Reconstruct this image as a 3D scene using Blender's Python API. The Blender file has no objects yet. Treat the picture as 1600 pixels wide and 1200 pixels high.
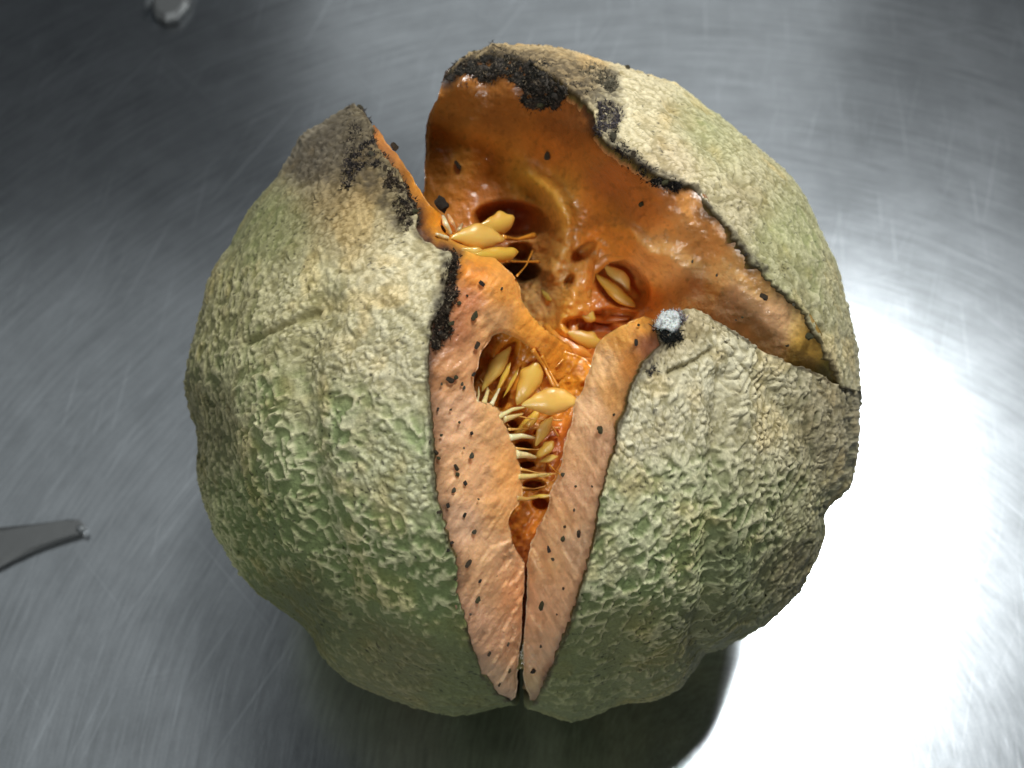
import bpy, math, random
import numpy as np
from mathutils import Matrix, Vector
from mathutils.geometry import delaunay_2d_cdt

random.seed(4)
rng = np.random.default_rng(4)
scene = bpy.context.scene
COL = scene.collection

# ------------------------------------------------------------------ frame
# Modelling frame: origin at the melon's centre, Z towards the photographer,
# unit = 1/1885 of the viewing distance; K turns units into metres.
F = 1885.0
D = 1885.0
K = 0.000148
ELEV = math.radians(60.0)
CX, CY = 815.0, 610.0
SE, CE = math.sin(ELEV), math.cos(ELEV)
RIGHT = np.array([1.0, 0, 0])
UPC = np.array([0, SE, CE])
TOW = np.array([0, -CE, SE])
UPF = np.array([0, CE, SE])          # world up expressed in the frame
RM = 506.0
ZT = 0.955 * RM                      # table below the melon's centre


def W(P):
    """frame -> world metres"""
    P = np.asarray(P, float)
    return K * (P[..., 0:1] * RIGHT + P[..., 1:2] * UPC + P[..., 2:3] * TOW) + np.array([0, 0, K * ZT])


def unproj(px, py, h):
    px, py, h = np.broadcast_arrays(np.asarray(px, float), np.asarray(py, float), np.asarray(h, float))
    s = (D - h) / F
    return np.stack([(px - CX) * s, (CY - py) * s, h], -1)


def table_pt(px, py):
    x, y = px - CX, CY - py
    t = (D * SE + ZT) / (D * SE - y * CE)
    return W(np.array([x * t, y * t, D * (1 - t)]))


# ------------------------------------------------------------------ camera
cam = bpy.data.cameras.new('camera')
camo = bpy.data.objects.new('camera', cam)
COL.objects.link(camo)
cam.sensor_width = 36.0
cam.lens = 36.0 * F / 1600.0
cam.shift_x = -(CX - 800) / 1600.0
cam.shift_y = (CY - 600) / 1600.0
cam.clip_start = 0.01
cam.clip_end = 50
camo.matrix_world = Matrix((
    (RIGHT[0], UPC[0], TOW[0], 0), (RIGHT[1], UPC[1], TOW[1], 0), (RIGHT[2], UPC[2], TOW[2], 0), (0, 0, 0, 1)))
camo.location = W(np.array([0, 0, D]))
scene.camera = camo
cam.dof.use_dof = True
cam.dof.focus_distance = (D - 400) * K
cam.dof.aperture_fstop = 19.0

# ------------------------------------------------------------------ light
world = bpy.data.worlds.new("World")
scene.world = world
world.use_nodes = True
bg = world.node_tree.nodes['Background']
bg.inputs[0].default_value = (0.80, 0.90, 1.0, 1)
bg.inputs[1].default_value = 0.03

scene.view_settings.view_transform = 'Standard'
scene.view_settings.look = 'None'
scene.view_settings.exposure = 0.0
scene.view_settings.gamma = 1.0


def area(name, loc, target, sx, sy, power, color, roll=0.0):
    l = bpy.data.lights.new(name, 'AREA')
    l.shape = 'RECTANGLE'
    l.size, l.size_y = sx, sy
    l.energy = power
    l.color = color
    o = bpy.data.objects.new(name, l)
    COL.objects.link(o)
    o.location = loc
    q = (Vector(target) - Vector(loc)).to_track_quat('-Z', 'Y')
    o.rotation_euler = (q @ Matrix.Rotation(roll, 4, 'Z').to_quaternion()).to_euler()
    return o


gp = table_pt(1160, 945)
view = gp - np.array(camo.location)
view = view / np.linalg.norm(view)
refl = view * np.array([1, 1, -1])
lamp_pos = gp + refl * 1.25
area('ceiling_lamp', lamp_pos, gp, 0.17, 0.50, 15.5, (0.97, 1.0, 1.0))
gp2 = table_pt(900, 50)
v2 = gp2 - np.array(camo.location)
v2 = v2 / np.linalg.norm(v2)
area('ceiling_lamp_far', gp2 + v2 * np.array([1, 1, -1]) * 1.9, gp2, 1.0, 0.45, 0.7, (0.96, 1.0, 1.0))
area('ceiling_bounce', (-1.08, 0.40, 1.6), (-1.08, 0.40, 0.0), 1.3, 1.7, 1.9, (0.95, 1.0, 1.0))
area('front_fill_lamp', (-0.45, -1.15, 0.95), (0, 0, 0.05), 0.28, 0.28, 6.5, (0.97, 1.0, 0.98))


# ------------------------------------------------------------------ noise
def _hash(i, j, k, seed):
    n = (i * 374761393 + j * 668265263 + k * 2147483647 + seed * 1274126177) & 0xFFFFFFFF
    n = ((n ^ (n >> 13)) * 1274126177) & 0xFFFFFFFF
    n = ((n ^ (n >> 16)) * 2246822519) & 0xFFFFFFFF
    return ((n ^ (n >> 15)) & 0xFFFFFF) / float(0xFFFFFF)


def vnoise(P, seed=0):
    P = np.asarray(P, float)
    I = np.floor(P).astype(np.int64)
    f = P - I
    f = f * f * f * (f * (f * 6 - 15) + 10)
    out = 0
    for dx in (0, 1):
        for dy in (0, 1):
            for dz in (0, 1):
                w = (f[:, 0] if dx else 1 - f[:, 0]) * (f[:, 1] if dy else 1 - f[:, 1]) * (f[:, 2] if dz else 1 - f[:, 2])
                out = out + w * _hash(I[:, 0] + dx, I[:, 1] + dy, I[:, 2] + dz, seed)
    return out * 2 - 1


def fbm(P, octv=4, seed=0, gain=0.5):
    a, s, t = 1.0, 0.0, 0.0
    Q = np.array(P, float)
    for o in range(octv):
        s = s + a * vnoise(Q, seed + o * 17)
        t += a
        a *= gain
        Q = Q * 2.03 + 11.7
    return s / t


def worley(P, seed=0):
    P = np.asarray(P, float)
    I = np.floor(P).astype(np.int64)
    n = len(P)
    f1 = np.full(n, 9.0)
    f2 = np.full(n, 9.0)
    cid = np.zeros(n)
    for dx in (-1, 0, 1):
        for dy in (-1, 0, 1):
            for dz in (-1, 0, 1):
                J = I + np.array([dx, dy, dz])
                a, b, c = J[:, 0], J[:, 1], J[:, 2]
                q = np.stack([a + _hash(a, b, c, seed), b + _hash(a, b, c, seed + 5), c + _hash(a, b, c, seed + 9)], -1)
                d = np.sqrt(((q - P) ** 2).sum(1))
                m = d < f1
                f2 = np.where(m, f1, np.minimum(f2, d))
                cid = np.where(m, _hash(a, b, c, seed + 31), cid)
                f1 = np.where(m, d, f1)
    return f1, f2, cid


def sstep(a, b, x):
    t = np.clip((x - a) / (b - a), 0, 1)
    return t * t * (3 - 2 * t)


def lin(c):
    c = np.asarray(c, float) / 255.0
    return np.where(c <= 0.04045, c / 12.92, ((c + 0.055) / 1.055) ** 2.4)


def gauss_field(px, py, rows, sig=60.0):
    """rows: (px, py, v0, v1, ...): smooth weighted blend of the rows"""
    R = np.array(rows, float)
    out = np.zeros((len(px), R.shape[1] - 2))
    wt = np.zeros(len(px))
    for r in R:
        d2 = (px - r[0]) ** 2 + (py - r[1]) ** 2
        w = 1.0 / (d2 + (sig * 0.5) ** 2) ** 2
        out += w[:, None] * r[2:]
        wt += w
    return out / wt[:, None]


def desat(c, a):
    g = (c * np.array([.3, .6, .1])).sum(-1, keepdims=True)
    return c * (1 - a) + g * np.array([1.04, 1.0, .84]) * a


class RBF:
    def __init__(s, pts, vals, c=35.0):
        s.p = np.array(pts, float)
        s.c = c
        d = s.p[:, None] - s.p[None]
        A = np.sqrt((d ** 2).sum(-1) + c * c)
        n = len(s.p)
        M = np.zeros((n + 1, n + 1))
        M[:n, :n] = A - np.eye(n) * 0.5
        M[:n, n] = 1
        M[n, :n] = 1
        s.w = np.linalg.solve(M, np.append(np.array(vals, float), 0))

    def __call__(s, x, y):
        x = np.asarray(x, float)
        y = np.asarray(y, float)
        out = np.full(x.shape, s.w[-1])
        for (a, b), w in zip(s.p, s.w[:-1]):
            out = out + w * np.sqrt((x - a) ** 2 + (y - b) ** 2 + s.c ** 2)
        return out


def densify(pts, step):
    pts = np.array(pts, float)
    out = []
    for a, b in zip(pts[:-1], pts[1:]):
        n = max(1, int(round(np.linalg.norm(b - a) / step)))
        for i in range(n):
            out.append(a + (b - a) * i / n)
    out.append(pts[-1])
    return np.array(out)


def smooth_line(P, it=2):
    P = np.array(P, float)
    for _ in range(it):
        Q = P.copy()
        Q[1:-1] = 0.25 * P[:-2] + 0.5 * P[1:-1] + 0.25 * P[2:]
        P = Q
    return P


def in_poly(px, py, poly):
    c = np.zeros(px.shape, bool)
    a = poly
    b = np.roll(poly, -1, 0)
    for (x0, y0), (x1, y1) in zip(a, b):
        if y0 == y1:
            continue
        m = ((y0 > py) != (y1 > py)) & (px < (x1 - x0) * (py - y0) / (y1 - y0) + x0)
        c ^= m
    return c


def dist_line(px, py, line):
    line = np.array(line, float)
    best = np.full(px.shape, 1e9)
    for a, b in zip(line[:-1], line[1:]):
        ab = b - a
        L = (ab ** 2).sum() + 1e-9
        t = np.clip(((px - a[0]) * ab[0] + (py - a[1]) * ab[1]) / L, 0, 1)
        d = (px - a[0] - t * ab[0]) ** 2 + (py - a[1] - t * ab[1]) ** 2
        best = np.minimum(best, d)
    return np.sqrt(best)


# ------------------------------------------------------------------ objects
def mesh_obj(name, verts, faces, mat, parent=None, cols=None, smooth=True, world_space=False):
    me = bpy.data.meshes.new(name)
    V = np.asarray(verts if world_space else W(verts), float)
    if isinstance(faces, np.ndarray):
        nf, k = faces.shape
        me.vertices.add(len(V))
        me.vertices.foreach_set('co', V.astype(np.float32).ravel())
        me.loops.add(nf * k)
        me.loops.foreach_set('vertex_index', faces.astype(np.int32).ravel())
        me.polygons.add(nf)
        me.polygons.foreach_set('loop_start', np.arange(0, nf * k, k, dtype=np.int32))
        me.polygons.foreach_set('loop_total', np.full(nf, k, dtype=np.int32))
        me.update(calc_edges=True)
        me.validate()
    else:
        me.from_pydata([tuple(v) for v in V], [], [tuple(f) for f in faces])
        me.update()
    if smooth:
        me.polygons.foreach_set('use_smooth', np.ones(len(me.polygons), bool))
    if cols is not None:
        at = me.color_attributes.new('tint', 'FLOAT_COLOR', 'POINT')
        c = np.ones((len(V), 4), np.float32)
        c[:, :3] = cols
        at.data.foreach_set('color', c.ravel())
    me.materials.append(mat)
    o = bpy.data.objects.new(name, me)
    COL.objects.link(o)
    if parent is not None:
        o.parent = parent
    return o


def newmat(name):
    m = bpy.data.materials.new(name)
    m.use_nodes = True
    nt = m.node_tree
    return m, nt, nt.nodes['Principled BSDF'], nt.nodes, nt.links


def noise_node(nt, scale, detail=3, rough=0.6):
    tc = nt.nodes.new('ShaderNodeTexCoord')
    n = nt.nodes.new('ShaderNodeTexNoise')
    n.inputs['Scale'].default_value = scale
    n.inputs['Detail'].default_value = detail
    n.inputs['Roughness'].default_value = rough
    nt.links.new(tc.outputs['Object'], n.inputs['Vector'])
    return n


def add_bump(nt, b, src, strength, dist, normal=None):
    bu = nt.nodes.new('ShaderNodeBump')
    bu.inputs['Strength'].default_value = strength
    bu.inputs['Distance'].default_value = dist
    nt.links.new(src, bu.inputs['Height'])
    if normal is not None:
        nt.links.new(normal, bu.inputs['Normal'])
    nt.links.new(bu.outputs['Normal'], b.inputs['Normal'])
    return bu.outputs['Normal']


def tint_mul(nt, b, nz, lo, hi):
    at = nt.nodes.new('ShaderNodeAttribute')
    at.attribute_name = 'tint'
    mr = nt.nodes.new('ShaderNodeMapRange')
    mr.inputs['From Min'].default_value = 0.3
    mr.inputs['From Max'].default_value = 0.7
    mr.inputs['To Min'].default_value = lo
    mr.inputs['To Max'].default_value = hi
    nt.links.new(nz.outputs['Fac'], mr.inputs['Value'])
    mx = nt.nodes.new('ShaderNodeVectorMath')
    mx.operation = 'SCALE'
    nt.links.new(at.outputs['Color'], mx.inputs[0])
    nt.links.new(mr.outputs[0], mx.inputs['Scale'])
    nt.links.new(mx.outputs[0], b.inputs['Base Color'])
    return at


# rind
M_RIND, nt, b, N, Lk = newmat('rind')
n1 = noise_node(nt, 1500, 4, 0.7)
tint_mul(nt, b, n1, 0.78, 1.2)
b.inputs['Roughness'].default_value = 0.68
b.inputs['Specular IOR Level'].default_value = 0.3
n2 = noise_node(nt, 900, 5, 0.7)
add_bump(nt, b, n2.outputs['Fac'], 0.5, 0.0006)

# flesh
def flesh_mat(name, rough, sss, coat, bump):
    m, nt, b, N, Lk = newmat(name)
    n1 = noise_node(nt, 420, 5, 0.7)
    tint_mul(nt, b, n1, 0.86, 1.12)
    b.inputs['Subsurface Weight'].default_value = sss
    b.inputs['Subsurface Radius'].default_value = (1.0, 0.45, 0.16)
    b.inputs['Subsurface Scale'].default_value = 0.0035
    b.inputs['Roughness'].default_value = rough
    b.inputs['Coat Weight'].default_value = coat
    b.inputs['Coat Roughness'].default_value = 0.05
    n2 = noise_node(nt, 700, 4, 0.65)
    n3 = noise_node(nt, 2600, 2, 0.5)
    nn = add_bump(nt, b, n2.outputs['Fac'], bump, 0.0008)
    nt.links.new(nn, b.inputs['Coat Normal'])
    add_bump(nt, b, n3.outputs['Fac'], bump * 0.7, 0.0002, nn)
    return m


M_FLESH = flesh_mat('flesh', 0.5, 0.25, 0.12, 0.4)
M_WET = flesh_mat('wet_pulp', 0.32, 0.16, 0.9, 0.38)
M_SEED = flesh_mat('seed', 0.3, 0.4, 0.9, 0.13)

M_ROT, nt, b, N, Lk = newmat('rot')
n1 = noise_node(nt, 1600, 5, 0.8)
tint_mul(nt, b, n1, 0.3, 2.0)
b.inputs['Roughness'].default_value = 0.8
b.inputs['Specular IOR Level'].default_value = 0.25
n2 = noise_node(nt, 1300, 6, 0.8)
add_bump(nt, b, n2.outputs['Fac'], 1.0, 0.0012)

M_MOULD, nt, b, N, Lk = newmat('mould')
n1 = noise_node(nt, 900, 5, 0.7)
tint_mul(nt, b, n1, 0.8, 1.15)
b.inputs['Roughness'].default_value = 0.95
b.inputs['Subsurface Weight'].default_value = 0.2
b.inputs['Subsurface Scale'].default_value = 0.001
add_bump(nt, b, n1.outputs['Fac'], 0.6, 0.0008)

# ------------------------------------------------------------------ table
M_STEEL, nt, b, N, Lk = newmat('brushed_steel')
b.inputs['Metallic'].default_value = 1.0
b.inputs['Base Color'].default_value = (0.52, 0.55, 0.575, 1)
BC = table_pt(1150, 1230)  # arcs of lit scratches round the glare are put into the colour
tc = N.new('ShaderNodeTexCoord')
mp = N.new('ShaderNodeVectorMath'); mp.operation = 'SUBTRACT'
mp.inputs[1].default_value = (BC[0], BC[1], 0)
Lk.new(tc.outputs['Object'], mp.inputs[0])
sx = N.new('ShaderNodeSeparateXYZ'); Lk.new(mp.outputs[0], sx.inputs[0])


def math_node(op, a, bb=None):
    n = N.new('ShaderNodeMath'); n.operation = op
    for i, v in enumerate((a, bb)):
        if v is None:
            continue
        if isinstance(v, (int, float)):
            n.inputs[i].default_value = v
        else:
            Lk.new(v, n.inputs[i])
    return n.outputs[0]


wob = noise_node(nt, 7, 2, 0.5)
ln = N.new('ShaderNodeVectorMath'); ln.operation = 'LENGTH'
Lk.new(mp.outputs[0], ln.inputs[0])
rad = math_node('ADD', ln.outputs['Value'], math_node('MULTIPLY', wob.outputs['Fac'], 0.005))
ang = math_node('ARCTAN2', sx.outputs['Y'], sx.outputs['X'])


def polar_noise(rs, as_, detail, rough=0.6, zoff=0.0):
    cb = N.new('ShaderNodeCombineXYZ')
    Lk.new(math_node('MULTIPLY', rad, rs), cb.inputs[0])
    Lk.new(math_node('MULTIPLY', ang, as_), cb.inputs[1])
    cb.inputs[2].default_value = zoff
    n = N.new('ShaderNodeTexNoise')
    n.inputs['Scale'].default_value = 1.0
    n.inputs['Detail'].default_value = detail
    n.inputs['Roughness'].default_value = rough
    Lk.new(cb.outputs[0], n.inputs['Vector'])
    return n.outputs['Fac']


fine = polar_noise(2600, 9, 3, 0.7)
mid = polar_noise(700, 5, 3, 0.7, 4.0)
scr = polar_noise(2300, 9, 1, 0.5, 9.0)
blot = noise_node(nt, 22, 4, 0.6)
# scratches: rare narrow ridges, brightened in arcs to paint the circular highlight
scm = N.new('ShaderNodeMapRange'); Lk.new(scr, scm.inputs['Value'])
scm.inputs['From Min'].default_value = 0.70
scm.inputs['From Max'].default_value = 0.76
# colour
cr = N.new('ShaderNodeMapRange'); Lk.new(fine, cr.inputs['Value'])
cr.inputs['From Min'].default_value = 0.3; cr.inputs['From Max'].default_value = 0.7
cr.inputs['To Min'].default_value = 0.80; cr.inputs['To Max'].default_value = 1.15
cr2 = N.new('ShaderNodeMapRange'); Lk.new(mid, cr2.inputs['Value'])
cr2.inputs['From Min'].default_value = 0.3; cr2.inputs['From Max'].default_value = 0.7
cr2.inputs['To Min'].default_value = 0.85; cr2.inputs['To Max'].default_value = 1.12
mulv = math_node('MULTIPLY', cr.outputs[0], cr2.outputs[0])
vs = N.new('ShaderNodeVectorMath'); vs.operation = 'SCALE'
vs.inputs[0].default_value = (0.52, 0.55, 0.575)
grain = noise_node(nt, 2600, 2, 0.6)
gr = N.new('ShaderNodeMapRange'); Lk.new(grain.outputs['Fac'], gr.inputs['Value'])
gr.inputs['From Min'].default_value = 0.3; gr.inputs['From Max'].default_value = 0.7
gr.inputs['To Min'].default_value = 0.86; gr.inputs['To Max'].default_value = 1.14
scr2 = polar_noise(1300, 14, 2, 0.6, 21.0)
sc2 = N.new('ShaderNodeMapRange'); Lk.new(scr2, sc2.inputs['Value'])
sc2.inputs['From Min'].default_value = 0.64; sc2.inputs['From Max'].default_value = 0.76
ssum = math_node('ADD', math_node('MULTIPLY', scm.outputs[0], 0.20), math_node('MULTIPLY', sc2.outputs[0], 0.16))
for an_, sl_, sw_, lo_, am_ in ((72, 14, 1300, 0.69, 0.45), (60, 9, 900, 0.72, 0.5), (12, 12, 1100, 0.72, 0.3), (-48, 11, 1200, 0.72, 0.35), (86, 22, 1500, 0.68, 0.4)):
    mpn = N.new('ShaderNodeMapping')
    mpn.inputs['Rotation'].default_value = (0, 0, math.radians(-an_))
    Lk.new(tc.outputs['Object'], mpn.inputs['Vector'])
    mps = N.new('ShaderNodeVectorMath'); mps.operation = 'MULTIPLY'
    mps.inputs[1].default_value = (sl_, sw_, 1)
    Lk.new(mpn.outputs[0], mps.inputs[0])
    nn_ = N.new('ShaderNodeTexNoise')
    nn_.inputs['Scale'].default_value = 1.0; nn_.inputs['Detail'].default_value = 1.0
    Lk.new(mps.outputs[0], nn_.inputs['Vector'])
    mm_ = N.new('ShaderNodeMapRange'); Lk.new(nn_.outputs['Fac'], mm_.inputs['Value'])
    mm_.inputs['From Min'].default_value = lo_; mm_.inputs['From Max'].default_value = lo_ + 0.08
    ssum = math_node('ADD', ssum, math_node('MULTIPLY', mm_.outputs[0], am_))
mot = noise_node(nt, 60, 5, 0.7)
mo = N.new('ShaderNodeMapRange'); Lk.new(mot.outputs['Fac'], mo.inputs['Value'])
mo.inputs['From Min'].default_value = 0.3; mo.inputs['From Max'].default_value = 0.7
mo.inputs['To Min'].default_value = -0.10; mo.inputs['To Max'].default_value = 0.10
ssum = math_node('ADD', ssum, mo.outputs[0])
Lk.new(math_node('MULTIPLY', math_node('ADD', mulv, ssum), gr.outputs[0]), vs.inputs['Scale'])
Lk.new(vs.outputs[0], b.inputs['Base Color'])
rr = N.new('ShaderNodeMapRange'); Lk.new(blot.outputs['Fac'], rr.inputs['Value'])
rr.inputs['From Min'].default_value = 0.3; rr.inputs['From Max'].default_value = 0.7
rr.inputs['To Min'].default_value = 0.15; rr.inputs['To Max'].default_value = 0.17
Lk.new(math_node('ADD', rr.outputs[0], math_node('MULTIPLY', scm.outputs[0], 0.06)), b.inputs['Roughness'])
hsum = math_node('ADD', math_node('ADD', fine, math_node('MULTIPLY', mid, 0.2)), math_node('MULTIPLY', scm.outputs[0], 0.8))
nb_ = add_bump(nt, b, hsum, 0.035, 0.0006)
# worn patina: part of the sheet scatters more widely
b2 = N.new('ShaderNodeBsdfPrincipled')
b2.inputs['Metallic'].default_value = 1.0
Lk.new(vs.outputs[0], b2.inputs['Base Color'])
b2.inputs['Roughness'].default_value = 0.32
Lk.new(nb_, b2.inputs['Normal'])
mxs = N.new('ShaderNodeMixShader')
pm = N.new('ShaderNodeMapRange'); Lk.new(blot.outputs['Fac'], pm.inputs['Value'])
pm.inputs['From Min'].default_value = 0.3; pm.inputs['From Max'].default_value = 0.7
pm.inputs['To Min'].default_value = 0.26; pm.inputs['To Max'].default_value = 0.36
Lk.new(pm.outputs[0], mxs.inputs[0])
Lk.new(b.outputs[0], mxs.inputs[1]); Lk.new(b2.outputs[0], mxs.inputs[2])
Lk.new(mxs.outputs[0], N['Material Output'].inputs['Surface'])

tv, tf = [], []
x0, x1, y0, y1, th = -0.9, 0.9, -0.7, 1.1, 0.03
bv = 0.004
ring = lambda i, z: [(x0 + i, y0 + i, z), (x1 - i, y0 + i, z), (x1 - i, y1 - i, z), (x0 + i, y1 - i, z)]
tv = ring(bv, 0.0) + ring(0.0, -bv) + ring(0.0, -th)
tf = [(0, 1, 2, 3), (11, 10, 9, 8)]
for r in (0, 4):
    for i in range(4):
        j = (i + 1) % 4
        tf.append((r + i, r + 4 + i, r + 4 + j, r + j))
table = mesh_obj('table_top', tv, tf, M_STEEL, smooth=False, world_space=True)
table['label'] = 'scratched brushed stainless steel table top under the split melon'
table['category'] = 'table'

# ------------------------------------------------------------------ rind shape
BSIL = math.acos(RM / D)
SIL = {
    'left': [(555, 164), (533, 175), (494, 199), (470, 216), (456, 243), (434, 276), (409, 304), (390, 331), (362, 384), (340, 411),
             (324, 447), (318, 472), (307, 519), (296, 560), (292, 593), (294, 626), (302, 664), (307, 684), (310, 739), (320, 789),
             (332, 824), (347, 847), (370, 885), (396, 923), (428, 952), (463, 978), (487, 996), (507, 1028), (545, 1063), (592, 1083),
             (644, 1104), (708, 1118), (771, 1105), (796, 1100), (830, 1100)],
    'right': [(780, 1100), (831, 1106), (856, 1116), (882, 1124), (894, 1127), (927, 1116), (983, 1099), (1027, 1091), (1060, 1074), (1087, 1041),
              (1104, 1022), (1148, 1003), (1192, 978), (1225, 948), (1247, 920), (1274, 876), (1288, 832), (1288, 810), (1302, 788),
              (1324, 761), (1335, 722), (1340, 645), (1340, 600), (1330, 520), (1310, 450)],
    'back': [(1345, 700), (1342, 591), (1333, 519), (1321, 471), (1306, 413), (1277, 355), (1253, 301), (1229, 272), (1190, 239), (1142, 200),
             (1104, 171), (1055, 132), (1040, 127), (975, 107), (945, 99), (927, 92), (892, 82), (847, 74), (820, 72), (795, 72), (772, 70),
             (752, 80), (727, 87), (710, 102), (700, 117), (690, 128)],
}
SFUN = {}
for k, pts in SIL.items():
    p = np.array(pts, float)
    al = np.degrees(np.arctan2(CY - p[:, 1], p[:, 0] - CX))
    rho = np.hypot(p[:, 0] - CX, p[:, 1] - CY)
    base = {'left': 195.0, 'right': -40.0, 'back': 60.0}[k]
    al = (al - base + 180) % 360 - 180
    o = np.argsort(al)
    SFUN[k] = (base, al[o], rho[o])


def S_of(k, alpha):
    base, al, rho = SFUN[k]
    a = (np.degrees(alpha) - base + 180) % 360 - 180
    s = np.interp(a, al, rho)
    return D * np.sin(np.arctan(s / F))


def Reff(k, alpha, beta):
    sb = np.sin(beta)
    w = sstep(0.25, 0.93, sb)
    S = S_of(k, alpha)
    sm = sum(S_of(k, alpha + math.radians(a)) * g for a, g in zip((-24, -16, -8, 0, 8, 16, 24), (.08, .14, .18, .2, .18, .14, .08)))
    return RM + (sm - RM) * w + (S - sm) * sstep(0.80, 0.955, sb)


def surf(k, alpha, beta):
    R = Reff(k, alpha, beta)
    return R


def pix_dir(k, px, py):
    """image point -> (alpha, beta) on a wedge's front surface"""
    px = np.asarray(px, float); py = np.asarray(py, float)
    al = np.arctan2(CY - py, px - CX)
    rho = np.hypot(px - CX, py - CY)
    lo = np.zeros(px.shape); hi = np.full(px.shape, BSIL)
    for _ in range(26):
        m = 0.5 * (lo + hi)
        R = Reff(k, al, m)
        f = F * R * np.sin(m) / (D - R * np.cos(m))
        g = f < rho
        lo = np.where(g, m, lo); hi = np.where(g, hi, m)
    return al, 0.5 * (lo + hi)


def hW(k, px, py):
    al, be = pix_dir(k, px, py)
    return Reff(k, al, be) * np.cos(be)


def dirv(al, be):
    return np.stack([np.sin(be) * np.cos(al), np.sin(be) * np.sin(al), np.cos(be)], -1)


RIM = {}
RIM['left'] = [(555, 164), (571, 177), (582, 199), (585, 224), (610, 254), (626, 271), (635, 304), (651, 326), (654, 337), (648, 359),
               (665, 378), (692, 392), (708, 397), (700, 425), (692, 450), (695, 472), (676, 500), (668, 541), (668, 571), (669, 604),
               (673, 642), (676, 697), (679, 752), (680, 769), (695, 826), (714, 877), (712, 927), (720, 953), (736, 1003), (752, 1054),
               (780, 1086), (796, 1093)]
RIM['right'] = [(834, 1098), (840, 1092), (856, 1057), (875, 1013), (891, 972), (907, 921), (920, 877), (932, 832), (942, 769), (944, 765),
                (952, 729), (963, 703), (968, 664), (981, 637), (986, 609), (997, 585), (1013, 559), (1034, 540), (1028, 519),
                (1026, 505), (1040, 492), (1065, 484), (1084, 480), (1113, 497), (1152, 519), (1176, 538), (1210, 557), (1239, 570),
                (1268, 579), (1306, 603), (1342, 606)]
RIM['back'] = [(1343, 612), (1314, 606), (1302, 577), (1287, 543), (1275, 519), (1258, 490), (1234, 470), (1210, 446), (1176, 408), (1132, 345),
               (1105, 322), (1089, 292), (1050, 283), (1010, 262), (985, 245), (950, 225), (935, 205), (930, 180), (918, 160), (890, 138), (850, 108),
               (800, 88), (760, 84), (727, 95), (700, 117)]
dg = math.radians
BASE = dirv(dg(270), dg(150))


def slerp(a, b, t):
    a = a / np.linalg.norm(a, axis=-1, keepdims=True)
    b = b / np.linalg.norm(b, axis=-1, keepdims=True)
    c = np.clip((a * b).sum(-1, keepdims=True), -1, 1)
    om = np.arccos(c)
    so = np.sin(om) + 1e-9
    return (np.sin((1 - t) * om) * a + np.sin(t * om) * b) / so


def hidden(points, n=40):
    out = []
    for a, b_ in zip(points[:-1], points[1:]):
        for i in range(n):
            out.append(slerp(a, b_, i / n))
    return np.array(out)


GROOVES = {
    'left': [([(505, 480), (470, 560), (478, 700), (520, 860), (580, 1000)], 11, 26), ([(385, 535), (430, 515), (488, 486)], 7, 5),
             ([(330, 640), (350, 760), (420, 900), (470, 970)], 9, 30), ([(590, 470), (640, 500), (672, 540)], 4, 9)],
    'right': [([(1130, 590), (1122, 700), (1110, 800), (1106, 930), (1085, 1010)], 12, 17), ([(1200, 610), (1262, 680), (1285, 740), (1296, 800)], 5, 20),
              ([(1046, 582), (1085, 566), (1112, 548)], 7, 5), ([(960, 1100), (980, 960)], 4, 25), ([(1230, 770), (1215, 860), (1170, 960)], 4, 25)],
    'back': [([(1040, 160), (1120, 240), (1200, 340), (1270, 450)], 6, 10), ([(1090, 300), (1160, 330), (1225, 410), (1290, 520)], 5, 8)],
}
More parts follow.
